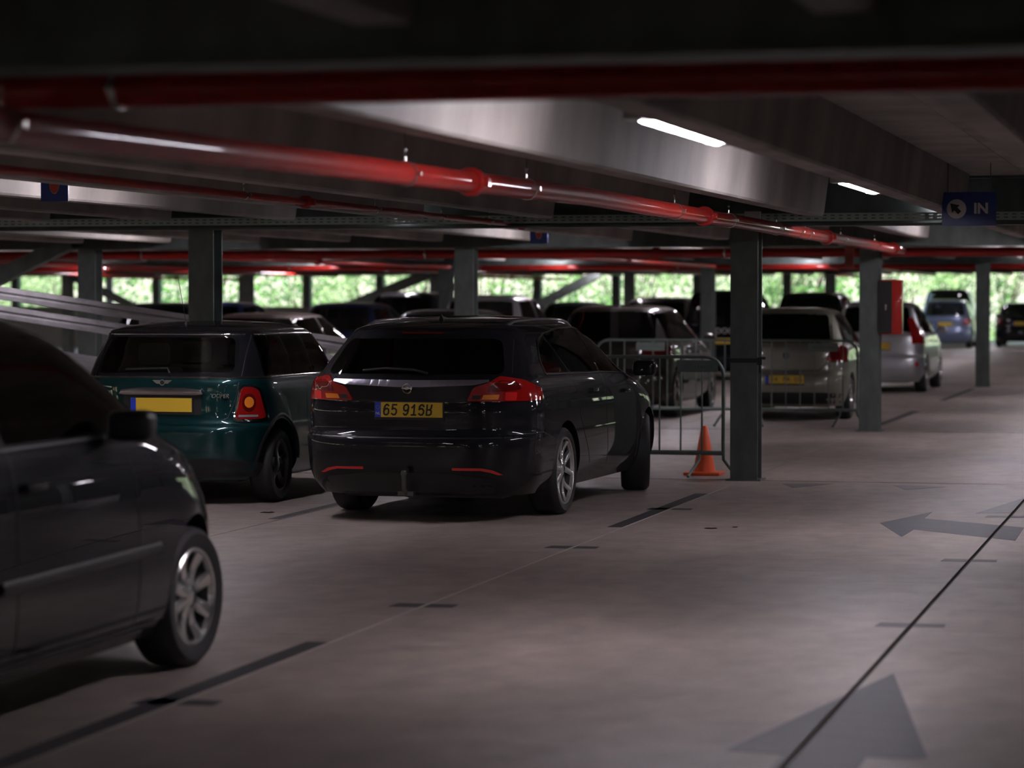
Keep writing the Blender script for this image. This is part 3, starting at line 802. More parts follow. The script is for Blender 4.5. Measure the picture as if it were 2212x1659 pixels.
    for (nm, pts, a, off, th, m, rc) in T.get('panels', []):
        patch(bvh, pts, a, off, th, .06, rc).build(nm, M[m], root, sm=35)
    for (nm, pts, a, wd, m) in T.get('lines', []):
        ribbon(bvh, pts, a, wd, .001).build(nm, M[m], root, sm=60)
    # door handles
    for (y, z) in T.get('handles', []):
        for s in (1, -1):
            p, n = ray(bvh, y * s, z, 90 * s); mm = MB().box(-.012, .03, -.09, .09, -.016, .016).mesh('door_handle', M['chrome'] if T.get('chromehandle') else pm); bevel_mesh(mm, .01, 2)
            o = link('door_handle', mm, root, (p.x + .0 * s, p.y, p.z)); o.rotation_euler.z = 0 if s > 0 else PI
    # underside
    MB().box(-hw + .3, hw - .3, .35, L - .75, .17, .3).build('underbody', M['plastic'], root)
    return bvh
def plate(root, y, z, bvh=None, txt=None, lean=0., small=None):
    o = MB().box(-.26, .26, -.012, 0, -.055, .055).build('license_plate', M['plate'], root, (0, y, z)); o.rotation_euler.x = -lean
    MB().box(-.268, .268, -.006, .004, -.075, .062).build('plate_frame', M['plastic'], o)
    MB().box(-.26, -.215, -.0135, -.012, -.055, .055).build('country_band', M['plateblue'], o)
    if txt == 'wagon':
        stroke_text('65 91GR', -.196, -.037, .074, .043, .0165, -.0142, .0125, M['black'], 'plate_character', o)
        link('country_letters', upright(text_mesh('NL', .028, M['white'], .0003)), o, (-.2375, -.0142, -.028))
        mb = MB(); 
        for k in range(12): a = 2 * PI * k / 12; mb.box(-.2375 + .013 * math.cos(a) - .0015, -.2375 + .013 * math.cos(a) + .0015, -.0142, -.0135, .018 + .013 * math.sin(a) - .0015, .018 + .013 * math.sin(a) + .0015)
        mb.build('star_ring', M['gold'], o)
    elif txt:
        for ci, ch in enumerate(txt):
            if ch != ' ': link('plate_character', upright(text_mesh(ch, .085, M['black'], .0003)), o, (-.175 + ci * .056, -.0142, 0))
    return o

def roundhatch(L, H, hw, belt=.98, yb_f=.78, hood=.9, rake=.3, roofr=.42, nose=.95):
    """generic hatchback keys scaled to size"""
    c = L - 1.18; s = H - belt
    return [(.19, .09, L - .12, hw - .08, .45, .8, 4, 3), (.30, .03, L - .03, hw - .02, .45, .85, 4.5, 3), (.46, 0, L, hw, .45, .9, 4.5, 3), (.60, .02, L - .01, hw, .42, .9, 4.5, 3),
            (.67, .07, L - .04, hw, .4, .9, 4.5, 3), (.80, .09, L - .16, hw, .4, .9, 4.5, 3), (.90, .10, L - .42, hw - .01, .4, .85, 4.5, 3), (belt, .12, L - .85, hw - .025, .4, .8, 4.5, 3),
            (belt + .05, .15, L - 1.05, hw - .055, .38, .75, 4.5, 3), (belt + s * .35, .15 + rake * .35, L - 1.4, hw - .12, .35, .7, 4.5, 3.2), (belt + s * .7, .15 + rake * .8, L - 1.78, hw - .20, .33, .6, 4.5, 3.4),
            (belt + s * .86, .15 + rake, L - 2.0, hw - .26, .32, .5, 4.5, 3.6), (belt + s * .95, .15 + rake + .1, L - 2.2, hw - .36, .3, .45, 4, 3.4), (H - .008, .15 + rake + .45, L - 2.45, hw - .5, .3, .4, 3.5, 3), (H, .15 + rake + .8, L - 2.6, hw - .68, .12, .2, 3, 3)]

# ---- the black wagon in focus
WAG = dict(steer=.27, L=4.9, hw=.928, R=.335, ya=1.15, yb=3.89, rim=.255, tw=.235, style='twin', arch=.375, cy=2.4, cowl=4.2, cab=(.65, 3.4, 1.12), mirror=(3.4, 1.06), glassmat='privacy',
    keys=[(.20, .12, 4.75, .84, .5, .9, 4, 3), (.30, .05, 4.85, .90, .5, .95, 4.5, 3), (.42, .01, 4.90, .925, .5, 1.0, 4.5, 3), (.56, .0, 4.90, .930, .48, 1.0, 4.5, 3), (.625, .015, 4.88, .930, .46, 1.0, 4.5, 3),
          (.65, .055, 4.86, .928, .45, 1.0, 4.5, 3), (.70, .075, 4.82, .928, .45, 1.0, 4.5, 3), (.80, .065, 4.70, .928, .45, .98, 4.5, 3), (.90, .07, 4.45, .918, .45, .95, 4.5, 3), (.97, .06, 4.15, .905, .45, .9, 4.5, 3), (1.03, .05, 3.85, .885, .45, .85, 4.5, 3),
          (1.06, .075, 3.78, .87, .45, .8, 4.5, 3), (1.09, .11, 3.66, .85, .42, .78, 4.5, 3), (1.20, .22, 3.42, .79, .40, .72, 4.5, 3.2), (1.32, .34, 3.14, .72, .38, .6, 4.5, 3.4), (1.385, .40, 2.94, .675, .36, .55, 4.5, 3.6),
          (1.43, .44, 2.78, .62, .33, .5, 4, 3.6), (1.465, .62, 2.62, .54, .3, .45, 3.6, 3.4), (1.495, .95, 2.42, .42, .3, .4, 3.2, 3), (1.515, 1.45, 2.1, .18, .15, .2, 3, 3)],
    side=[[(.80, 1.10), (1.40, 1.09), (1.22, 1.355), (1.02, 1.315)], [(1.48, 1.09), (2.3, 1.075), (2.3, 1.40), (1.8, 1.395), (1.30, 1.37)], [(2.37, 1.075), (3.45, 1.04), (3.15, 1.22), (2.78, 1.375), (2.37, 1.40)]],
    rear=[(-.66, 1.10), (.66, 1.10), (.565, 1.345), (-.565, 1.345)], front=[(-.66, 1.12), (.66, 1.12), (.52, 1.39), (-.52, 1.39)],
    lights=[('tail_light', [(.44, .07, .898), (.49, .07, 1.0), (.60, .06, 1.03), (.70, .1, 1.085), (.84, .25, 1.055), (.90, .5, .985), (.91, .52, .90)], 25, .012, .05, 'redlens', .02),
            ('amber_insert', [(.555, .07, .912), (.57, .07, .945), (.69, .09, .948), (.68, .09, .912)], 25, .0145, .01, 'amber', .005),
            ('dark_insert', [(.475, .07, .912), (.49, .07, .942), (.55, .07, .942), (.54, .07, .912)], 25, .0145, .01, 'plastic', .005),
            ('bright_insert', [(.72, .12, .905), (.725, .12, .965), (.80, .18, .965), (.79, .18, .905)], 25, .0145, .01, 'redlens_bright', .01),
            ('dark_red_insert', [(.60, .07, .962), (.62, .07, 1.015), (.70, .1, 1.055), (.80, .2, 1.04), (.82, .22, .985), (.74, .12, .972)], 25, .0145, .01, 'darkred', .02),
            ('reflector', [(.34, .03, .392), (.34, .03, .412), (.56, .05, .410), (.64, .07, .395), (.71, .1, .36), (.67, .1, .36), (.62, .07, .378), (.55, .05, .392)], 10, .004, .02, 'redlens_bright', .005),
            ('headlight', [(.50, 4.8, .66), (.86, 4.3, .72), (.88, 3.95, .84), (.70, 4.4, .80)], 130, .006, .03, 'clear', .03)],
    ribs=[('window_trim', [(.9, .78, 1.085), (.9, 1.4, 1.075), (.9, 2.4, 1.06), (.9, 3.50, 1.02)], 90, .014, 'chrome'),
          ('window_trim', [(.9, .78, 1.085), (.9, .82, 1.19), (.9, 1.02, 1.335), (.9, 1.3, 1.385), (.9, 1.8, 1.415), (.9, 2.3, 1.42), (.9, 2.8, 1.395), (.9, 3.2, 1.23), (.9, 3.5, 1.04)], 90, .013, 'chrome'),
          ('door_seam', [(.9, 1.84, .36), (.9, 1.52, .75), (.9, 1.44, 1.06)], 90, .006, 'black'), ('door_seam', [(.9, 2.33, 1.06), (.9, 2.35, .7), (.9, 2.4, .32)], 90, .006, 'black'),
          ('door_seam', [(.9, 3.5, .95), (.9, 3.42, .32)], 90, .006, 'black'), ('bumper_seam', [(.9, .08, .655), (.9, .5, .66), (.9, .78, .60)], 90, .006, 'black'),
          ('tailgate_seam', [(.74, .1, 1.35), (.76, .1, 1.10)], 10, .005, 'black')],
    lines=[('bumper_crease', [(-.80, .05, .636), (-.4, 0, .628), (0, 0, .626), (.4, 0, .628), (.80, .05, .636)], 0, .010, 'plastic')],
    panels=[('tailgate_bar', [(-.60, .05, 1.058), (-.60, .05, 1.04), (-.5, .05, 1.018), (-.1, .05, 1.0), (.1, .05, 1.0), (.5, .05, 1.018), (.60, .05, 1.04), (.60, .05, 1.058), (.1, .05, 1.052), (-.1, .05, 1.052)], 0, .020, .05, 'steel', .006),
            ('brake_light', [(-.16, .4, 1.388), (.16, .4, 1.388), (.16, .4, 1.402), (-.16, .4, 1.402)], 0, .008, .02, 'darkred', .0),
            ('lower_bumper', [(-.62, 0, .22), (.62, 0, .22), (.66, 0, .33), (.3, 0, .37), (-.3, 0, .37), (-.66, 0, .33)], 0, .004, .02, 'plastic', .03)],
    handles=[(1.95, .93), (3.0, .89)])
root = empty('car', (-5.68, 19.22, 0), math.radians(-1.8), 'glossy black estate car in focus, rear plate 65 916 and tow hook', 'car')
M['wagonbar'] = paint('bar_paint', (.30, .29, .35), .9, .25)
WAG['panels'][0] = WAG['panels'][0][:5] + ('wagonbar',) + WAG['panels'][0][6:]
bv = make_car(root, WAG, P['black'])
def ypos(bv, x, z): return ray(bv, x, z, 0)[0].y
plate(root, ypos(bv, 0, .83) - .006, .832, txt='wagon')
yb_ = ypos(bv, 0, .99) - .045
t = MB().lathe([(.030, -.004), (.037, -.006), (.040, 0), (.037, .006), (.030, .004), (.030, -.004)], 'y', 40, (0, 0, 0))
t.prism([(-.048, .004), (-.01, .008), (.006, .012), (.048, .002), (.01, -.006), (-.004, -.010)], 1, -.003, .003)
t.build('badge', M['chrome'], root, (0, yb_, .99), sm=40)
wp = MB().tube([(.13, ypos(bv, .13, 1.10) - .02, 1.10), (.02, ypos(bv, 0, 1.12) - .03, 1.125), (-.2, ypos(bv, -.2, 1.13) - .03, 1.135), (-.38, ypos(bv, -.38, 1.115) - .02, 1.118)], .009, 8)
wp.build('rear_wiper', M['plastic'], root, sm=60)
tb = MB().tube([(0, .10, .20), (0, -.02, .215), (0, -.06, .26), (0, -.065, .36)], .018, 12).lathe([(.001, .395), (.018, .390), (.025, .37), (.018, .35), (.001, .345)], 'z', 16, (0, -.065, 0))
tb.box(-.06, .06, -.03, .03, .205, .235); tb.build('tow_hook', M['alloy_dark'], root, sm=40)
for s in (1, -1):
    pts = []
    for i in range(13):
        f = i / 12; y = .75 + 1.9 * f; p, n = ray(bv, .0, 0, 0) if False else (None, None)
        h = bv.ray_cast(Vector((s * (.56 - .02 * abs(f - .5)), y, 3)), Vector((0, 0, -1)))[0]
        pts.append((h.x, h.y, h.z + .035 * math.sin(PI * f) ** .4 - .005))
    MB().tube(pts, .013, 8).build('roof_rail', M['wagonbar'], root, sm=60)
h = bv.ray_cast(Vector((0, .85, 3)), Vector((0, 0, -1)))[0]
MB().add([(-.022, h.y, h.z - .01), (.022, h.y, h.z - .01), (0, h.y + .14, h.z - .01), (0, h.y - .01, h.z + .05)], [(0, 1, 3), (1, 2, 3), (2, 0, 3), (0, 2, 1)]).build('roof_antenna', M['plastic'], root, sm=60)

# ---- the dark green small hatchback
MIN = dict(topmat=(1.018, 'black'), L=3.70, hw=.842, R=.30, ya=.62, yb=3.09, rim=.205, tw=.185, style='five', darkrim=True, arch=.37, cy=1.55, cowl=3.0, cab=(.45, 2.5, 1.02), mirror=(2.45, 1.03), glassmat='glass', mirpaint=False,
    keys=[(.20, .10, 3.58, .77, .5, .8, 4, 3), (.30, .03, 3.66, .825, .5, .85, 4, 3), (.42, .0, 3.70, .842, .5, .9, 4, 3), (.57, .0, 3.70, .842, .5, .9, 4, 3), (.625, .015, 3.68, .84, .48, .9, 4, 3), (.65, .06, 3.66, .836, .46, .9, 4.2, 3),
          (.70, .08, 3.64, .834, .46, .9, 4.2, 3), (.80, .085, 3.5, .83, .46, .85, 4.2, 3), (.90, .09, 3.25, .825, .44, .8, 4.3, 3), (.97, .095, 2.95, .815, .42, .75, 4.5, 3), (1.005, .11, 2.72, .80, .4, .65, 4.5, 3), (1.03, .14, 2.62, .78, .38, .6, 5, 3.2),
          (1.20, .25, 2.42, .735, .34, .5, 5, 3.4), (1.33, .33, 2.26, .68, .32, .45, 5, 3.6), (1.375, .34, 2.18, .655, .30, .42, 5, 3.6), (1.40, .40, 2.08, .64, .28, .4, 4.0, 3.2), (1.437, .6, 1.9, .50, .28, .35, 3.2, 3), (1.462, .95, 1.6, .22, .2, .2, 3, 3)],
    side=[[(.42, 1.045), (1.02, 1.045), (.98, 1.345), (.50, 1.345)], [(1.07, 1.045), (1.55, 1.045), (1.5, 1.345), (1.03, 1.345)], [(1.6, 1.045), (2.42, 1.045), (2.15, 1.345), (1.55, 1.345)]],
    rear=[(-.57, 1.06), (.57, 1.06), (.52, 1.335), (-.52, 1.335)], front=[(-.62, 1.05), (.62, 1.05), (.57, 1.33), (-.57, 1.33)],
    lights=[('lamp_ring', [(.592, .1, .668), (.648, .1, .925), (.675, .1, .962), (.768, .15, .962), (.81, .2, .925), (.838, .3, .685), (.81, .25, .664)], 22, .008, .05, 'chrome', .03),
            ('tail_light', [(.615, .1, .690), (.668, .1, .915), (.69, .1, .943), (.755, .15, .943), (.787, .2, .915), (.81, .3, .70), (.79, .25, .688)], 22, .016, .05, 'redlens', .03),
            ('reverse_light', [(.64, .1, .705), (.645, .1, .722), (.775, .2, .722), (.775, .2, .705)], 22, .019, .01, 'clear', .004),
            ('dark_red_insert', [(.725 + .062 * math.cos(t_), .13, .818 + .075 * math.sin(t_)) for t_ in [2 * PI * i / 16 for i in range(16)]], 22, .018, .01, 'darkred', 0),
            ('amber_bulb', [(.725 + .042 * math.cos(t_), .13, .822 + .044 * math.sin(t_)) for t_ in [2 * PI * i / 16 for i in range(16)]], 22, .021, .01, 'amber', 0),
            ('headlight', [(.50, 3.6, .66), (.75, 3.3, .70), (.78, 3.1, .82), (.60, 3.3, .84)], 140, .006, .03, 'clear', .05)],
    ribs=[('belt_strip', [(.8, .12, 1.018), (.8, 1.2, 1.018), (.8, 2.6, 1.012)], 90, .014, 'chrome'), ('tailgate_seam', [(.615, .1, 1.36), (.628, .1, 1.02), (.60, .1, .85), (.545, .1, .70), (.46, .1, .655)], 0, .007, 'black'),
          ('arch_trim', [(.8, .62 + .40 * math.cos(t_), .31 + .40 * math.sin(t_)) for t_ in [PI * (.02 + .96 * i / 16) for i in range(17)]], 90, .03, 'plastic'),
          ('arch_trim', [(.8, 3.09 + .40 * math.cos(t_), .31 + .40 * math.sin(t_)) for t_ in [PI * (.02 + .96 * i / 16) for i in range(17)]], 90, .03, 'plastic'),
          ('roof_gutter', [(.8, .5, 1.362), (.8, 1.4, 1.362), (.8, 2.1, 1.355)], 90, .012, 'chrome'), ('door_seam', [(.8, 1.3, 1.0), (.8, 1.25, .7), (.8, 1.32, .32)], 90, .006, 'black')],
    lines=[('belt_strip', [(-.70, .12, 1.018), (0, .1, 1.022), (.70, .12, 1.018)], 0, .016, 'chrome'), ('roof_gutter', [(-.58, .3, 1.362), (.58, .3, 1.362)], 0, .01, 'chrome')],
    panels=[('lower_bumper', [(-.74, 0, .22), (.74, 0, .22), (.78, .1, .34), (.5, 0, .375), (-.5, 0, .375), (-.78, .1, .34)], 0, .004, .02, 'plastic', .03),
            ('plate_recess', [(-.33, .1, .72), (.33, .1, .72), (.33, .1, .88), (-.33, .1, .88)], 0, .003, .02, 'plastic', .02)],
    handles=[(1.5, .90)], chromehandle=True)
root = empty('car', (-8.10, 20.42, 0), 0, 'dark green small hatchback with COOPER lettering and blank yellow plate', 'car')
bv = make_car(root, MIN, P['green'])
M['roofblack'] = P['black']
plate(root, ypos(bv, 0, .80) - .012, .80)
hb = MB().prism([(-.36, .885), (-.34, .925), (-.2, .940), (.2, .940), (.34, .925), (.36, .885), (.3, .878), (-.3, .878)], 1, ypos(bv, 0, .9) - .04, ypos(bv, 0, .9) + .03).mesh('tailgate_handle', mat('satin_chrome', (.5, .48, .52), .2, 1.)); bevel_mesh(hb, .008, 2)
link('tailgate_handle', hb, root)
yy = ypos(bv, 0, .985) - .006
bd = MB().prism([(x, z) for x, z in disc(.024)], 1, -.006, .004).build('badge', M['chrome'], root, (0, yy, .978))
MB().prism([(x, z) for x, z in disc(.018)], 1, -.009, -.006).build('badge_disc', M['black'], bd)
wm = MB()
for s in (1, -1):
    for (za, xb) in ((.014, .085), (.004, .075), (-.006, .06)): wm.prism([(s * .022, za - .003), (s * (xb - .012), za - .003), (s * xb, za + .005), (s * .022, za + .005)], 1, -.004, .002)
wm.build('badge_wings', M['chrome'], bd)
link('model_lettering', upright(text_mesh('COOPER', .046, M['chrome'], .004, shear=.2, bold=.0008)), root, (.47, ypos(bv, .47, .872) - .006, .872))
MB().tube([(.04, ypos(bv, .04, 1.05) - .01, 1.05), (.02, ypos(bv, .02, 1.085) - .02, 1.09), (-.1, ypos(bv, -.1, 1.09) - .02, 1.088), (-.34, ypos(bv, -.34, 1.08) - .02, 1.08)], .009, 8).build('rear_wiper', M['plastic'], root, sm=60)
h = bv.ray_cast(Vector((0, .62, 3)), Vector((0, 0, -1)))[0]
am = MB().tube([(0, h.y, h.z - .01), (0, h.y - .005, h.z + .03)], [.02, .006], 10).tube([(0, h.y, h.z + .02), (-.02, h.y - .12, h.z + .38)], .0022, 6); am.build('roof_antenna', M['plastic'], root, sm=60)
MB().tube([(.0, .03, .28), (0, -.03, .28)], .035, 14).tube([(.12, .03, .28), (.12, -.03, .28)], .035, 14).build('exhaust_pipe', M['alloy_dark'], root, sm=40)

# ---- the blurred car in the foreground
FOR = dict(steer=-.06, L=4.2, hw=.885, R=.315, ya=.80, yb=3.34, rim=.215, tw=.205, style='eight', arch=.365, cy=1.9, cowl=3.8, cab=(.5, 3.1, 1.06), mirror=(2.38, 1.12), glassmat='glass', mirpaint=False,
    keys=[(.18, .10, 4.02, .80, .5, .85, 4, 3), (.30, .03, 4.13, .865, .5, .9, 4, 3), (.45, 0, 4.19, .885, .5, 1.0, 4, 3), (.58, .01, 4.20, .887, .5, 1.05, 4, 3), (.68, .05, 4.17, .887, .48, 1.05, 4.2, 3), (.80, .07, 4.06, .887, .46, 1.05, 4.3, 3),
          (.90, .08, 3.94, .88, .44, 1.0, 4.4, 3), (.98, .09, 3.80, .865, .42, .95, 4.5, 3), (1.04, .10, 3.58, .85, .4, .85, 4.5, 3), (1.09, .13, 3.42, .825, .4, .75, 4.5, 3.2), (1.25, .20, 3.10, .775, .36, .7, 4.5, 3.2), (1.42, .30, 2.72, .705, .34, .6, 4.5, 3.4),
          (1.50, .34, 2.48, .66, .32, .55, 4.5, 3.5), (1.555, .42, 2.32, .58, .3, .5, 4, 3.4), (1.60, .7, 2.12, .42, .3, .4, 3.4, 3), (1.625, 1.0, 1.8, .18, .15, .15, 3, 3)],
    side=[[(.45, 1.10), (1.35, 1.10), (1.30, 1.49), (.65, 1.47)], [(1.43, 1.10), (2.68, 1.10), (2.66, 1.25), (2.42, 1.44), (2.25, 1.50), (1.38, 1.51)], [(2.76, 1.11), (3.12, 1.11), (2.76, 1.27)]],
    rear=[(-.6, 1.1), (.6, 1.1), (.54, 1.45), (-.54, 1.45)], front=[(-.70, 1.13), (.70, 1.13), (.56, 1.47), (-.56, 1.47)],
    lights=[('tail_light', [(.55, .1, .85), (.58, .1, 1.02), (.80, .3, 1.04), (.84, .4, .86)], 25, .01, .05, 'redlens', .03),
            ('headlight', [(.45, 4.2, .66), (.80, 3.85, .70), (.87, 3.52, .83), (.84, 3.45, .90), (.66, 3.85, .86)], 128, .006, .03, 'clear', .04)],
    ribs=[('window_trim', [(.9, .45, 1.075), (.9, 1.5, 1.075), (.9, 3.2, 1.085)], 90, .014, 'plastic'), ('door_seam', [(.9, 1.40, 1.07), (.9, 1.40, .28)], 90, .007, 'black'), ('door_seam', [(.9, 2.55, 1.02), (.9, 2.62, .7), (.9, 2.62, .26)], 90, .007, 'black'),
          ('side_moulding', [(.9, .9 + .35, .56), (.9, 2.85, .58)], 90, .05, 'plastic'), ('hood_seam', [(.8, 3.0, 1.02), (.84, 3.45, .945), (.8, 3.75, .88)], 90, .006, 'black'), ('sill_line', [(.9, 1.25, .25), (.9, 2.9, .25)], 90, .03, 'plastic')],
    handles=[(1.55, .93), (.55, .95)])
root = empty('car', (-5.24, 8.15, 0), 0, 'blurred black hatchback cut off at the left edge, eight-spoke silver wheel', 'car')
bv = make_car(root, FOR, P['navy'])

# ---- the cars behind
def std(L, H, hw, belt=.98, R=.31, **kw):
    s = H - belt; ya = .72; yb = L - .85; zt = belt + s * .84; hs = hw - .30
    T = dict(L=L, hw=hw, R=R, ya=ya, yb=yb, rim=R - .1, tw=.2, style='five', cy=L * .42, cowl=L - .9, cab=(.5, L - 1.5, belt + .06), mirror=(L - 1.5, belt + .08),
        keys=roundhatch(L, H, hw, belt, rake=kw.pop('rake', .28)),
        side=[[(.42, belt + .06), (L * .36, belt + .06), (L * .36 - .04, zt), (.62, zt - .03)], [(L * .36 + .07, belt + .06), (L - 1.62, belt + .06), (L - 1.98, belt + s * .66), (L - 2.12, zt), (L * .36 + .03, zt)]],
        rear=[(-hw + .24, belt + .07), (hw - .24, belt + .07), (hw - .31, zt - .01), (-hw + .31, zt - .01)], front=[(-hw + .24, belt + .08), (hw - .24, belt + .08), (hw - .33, zt), (-hw + .33, zt)],
        lights=[('tail_light', [(hw - .26, .1, .76), (hw - .25, .1, belt), (hw - .06, .3, belt), (hw - .03, .4, .76)], 25, .012, .05, 'redlens', .03), ('headlight', [(.5, L - .1, .66), (hw - .06, L - .6, .7), (hw - .04, L - .8, .82), (.6, L - .4, .8)], 135, .006, .03, 'clear', .03)],
        handles=[(L * .36 - .1, belt - .1), (L * .36 + .75, belt - .12)])
    T.update(kw); return T
# grey-green hatch
T = std(3.85, 1.53, .835, .99, .29, rake=.22, style='y', glassmat='privacy')
T['lights'] = [('tail_light', [(.60, .1, .78), (.62, .1, 1.0), (.74, .2, 1.02), (.81, .35, .99), (.82, .4, .80)], 25, .012, .05, 'darkred', .03), ('lamp_spot', [(.585 + .03 * math.cos(a), .1, .83 + .03 * math.sin(a)) for a in [2 * PI * i / 12 for i in range(12)]], 15, .016, .02, 'redlens_bright', 0)] + T['lights'][1:]
T['panels'] = [('lower_bumper', [(-.74, 0, .22), (.74, 0, .22), (.76, .1, .36), (.5, 0, .38), (-.5, 0, .38), (-.76, .1, .36)], 0, .004, .02, 'plastic', .03)]
T['ribs'] = [('tailgate_seam', [(.60, .1, .98), (.55, .1, .78), (.45, .1, .68), (0, .1, .665)], 0, .012, 'black')]
root = empty('car', (-5.52, 36.75, 0), 0, 'pale grey-green hatchback behind the metal barrier and column', 'car'); bv = make_car(root, T, P['beige'], 1)
plate(root, ypos(bv, 0, .55) - .008, .555, txt='54 FR DS')
MB().prism([(x, z) for x, z in disc(.045)], 1, -.01, .004).build('badge', M['chrome'], root, (0, ypos(bv, 0, .88) - .004, .875))
# silver compact
T = std(4.2, 1.60, .86, 1.0, .31, rake=.2, style='five', glassmat='privacy')
T['lights'] = [('tail_light', [(.66, .1, .86), (.64, .1, 1.30), (.70, .2, 1.32), (.80, .35, 1.1), (.84, .4, .86)], 25, .012, .05, 'redlens', .02), ('reflector', [(.74 + .035 * math.cos(a), .1, .50 + .045 * math.sin(a)) for a in [2 * PI * i / 12 for i in range(12)]], 25, .01, .02, 'redlens_bright', 0)] + T['lights'][1:]
root = empty('car', (-5.62, 47.9, 0), 0, 'silver compact car behind the hose cabinet, tall red tail lamps', 'car'); bv = make_car(root, T, P['silver'], 1)
plate(root, ypos(bv, 0, .82) - .008, .82, txt='57 TK LG')
# brown rounded hatch
T = std(4.3, 1.56, .90, 1.0, .33, rake=.42, style='five', glassmat='privacy')
T['lights'] = [('tail_light', [(.5, .1, .84), (.52, .1, .98), (.86, .35, 1.0), (.87, .45, .86)], 25, .012, .05, 'darkred', .03)] + T['lights'][1:]
root = empty('car', (-8.02, 36.8, 0), 0, 'dark brown rounded hatchback behind the two crowd barriers', 'car'); bv = make_car(root, T, P['brown'], 1)
h = bv.ray_cast(Vector((0, .9, 3)), Vector((0, 0, -1)))[0]; MB().tube([(0, h.y, h.z), (0, h.y + .02, h.z + .08)], [.03, .008], 8).build('roof_antenna', M['plastic'], root, sm=60)
cars = [
    # x, y, L, H, hw, paint, label, extra
    (-10.62, 36.9, 4.3, 1.50, .87, 'grey', 'dark grey car whose roof edge gleams just left of the black wagon roof', dict(rake=.5)),
    (-13.25, 36.4, 4.4, 1.45, .88, 'maroon', 'warm grey rounded car behind the green hatchback, bright roof streak', dict(rake=.6)),
    (-9.45, 54.0, 4.2, 1.82, .90, 'navy', 'tall dark van with DOC lettering left of the nearer column', dict(rake=.08, belt=1.05)),
    (-12.95, 48.3, 4.3, 1.72, .90, 'silver', 'light grey off-roader with pale pillars behind the middle column', dict(rake=.15, belt=1.05)),
    (-13.4, 57.5, 4.0, 1.58, .84, 'black', 'dark car with green-lit windows just right of the light off-roader', dict()),
    (-11.5, 57.6, 4.4, 1.68, .90, 'brown', 'dark high-roofed car in the bright opening, centre right', dict(rake=.15, belt=1.02)),
    (-15.5, 47.6, 4.2, 1.58, .87, 'darkblue', 'dark blue car with a red tail lamp behind the green hatchback', dict()),
    (-17.1, 57.2, 4.6, 1.80, .93, 'black', 'tall dark off-roader under the diagonal brace, left of centre', dict(rake=.12, belt=1.08)),
    (-20.6, 51.2, 4.4, 1.57, .88, 'black', 'dark car with pale roof line behind the green hatchback aerial', dict()),
    (-21.6, 57.4, 4.2, 1.58, .87, 'darkblue', 'dark car with a teal-lit window at left behind the column', dict()),
    (-18.9, 61.9, 4.2, 1.55, .86, 'black', 'dark low car far behind the wide column', dict()),
    (-8.75, 61.7, 4.4, 1.80, .92, 'black', 'dark tall car far behind the grey-green hatchback', dict(rake=.12, belt=1.08)),
    (-6.75, 57.0, 4.2, 1.62, .86, 'grey', 'dark grey car between the two right columns, far back', dict()),
    (-8.45, 91.7, 4.3, 1.62, .90, 'bluesilver', 'blue-silver car facing away at the far end, left of the third column', dict(belt=1.0, rake=.2)),
    (-9.0, 98.6, 4.6, 2.0, .98, 'black', 'black van standing behind the blue-silver car', dict(rake=.08, belt=1.15)),
    (-6.15, 94.6, 4.3, 1.52, .88, 'black', 'black car at the right edge with a yellow plate, far end', dict()),
]
lite = {}
for (x, y, L_, H_, hw_, pn, lab, ex_) in cars:
    T = std(L_, H_, hw_, **ex_)
    root = empty('car', (x, y, 0), 0, lab, 'car'); bv = make_car(root, T, P[pn], 1)
    plate(root, ypos(bv, 0, .8) - .008, .80)
    if 'DOC' in lab:
        link('model_lettering', upright(text_mesh('DOC', .16, M['white'], .003)), root, (.1, ypos(bv, .1, 1.0) - .01, 1.0))

# ------------------------------------------------------------------ crowd barriers
def barrier(x0, x1, y, label, sign=None, z1=1.11, zb=.22):
    W = x1 - x0; t = empty('crowd_barrier', ((x0 + x1) / 2, y, 0), 0, label, 'barrier'); h = W / 2; r = .17
    pts = [(-h, 0, zb - .02)] + [(-h, 0, z1 - r)] + [(-h + r - r * math.cos(a), 0, z1 - r + r * math.sin(a)) for a in [PI / 2 * i / 6 for i in range(1, 7)]] + \
          [(h - r + r * math.sin(a), 0, z1 - r + r * math.cos(a)) for a in [PI / 2 * i / 6 for i in range(0, 7)]] + [(h, 0, zb - .02)]
    MB().tube(pts, .017, 10).build('frame', M['galv'], t, sm=50)
    MB().tube([(-h, 0, zb), (h, 0, zb)], .022, 10).build('bottom_rail', M['galv'], t, sm=50)
    n = int(round(W / .195)); me = None
    for i in range(1, n):
        x = -h + W * i / n
        MB().tube([(x, 0, zb), (x, 0, z1)], .0085, 8).build('bar', M['galv'], t, sm=50)
    for x in (-h, h, -h + .22, h - .22):
        s = 1 if abs(x) == h else -1; b = .07 if x > 0 else -.07
        MB().tube([(x, 0, zb), (x, s * .02, zb - .06), (x + b * (1 if s > 0 else -1), s * .22, 0.012)], .015, 8).build('foot', M['galv'], t, sm=50)
    if sign is not None:
        o = MB().box(sign - .19, sign + .19, -.022, -.012, z1 - .14, z1 - .03).build('name_plate', M['lampbody'] if False else M['galv'], t)
        mb = MB(); rr = random.Random(4)
        for k in range(9): xx = sign - .12 + k * .03; mb.box(xx, xx + .018, -.0235, -.022, z1 - .1, z1 - .075)
        mb.build('worn_print', M['steel'], o)
    MB().box(h - .02, h + .07, -.012, .012, .9, .925).build('hook', M['galv'], t)
    return t
barrier(-6.52, -4.32, 24.95, 'nearer metal crowd barrier with a plate, left of the column', .86)
barrier(-7.75, -5.85, 35.0, 'farther crowd barrier in front of the brown car', -.22 + .0)
barrier(-5.80, -4.32, 35.0, 'farther crowd barrier in front of the grey-green hatchback', .3)

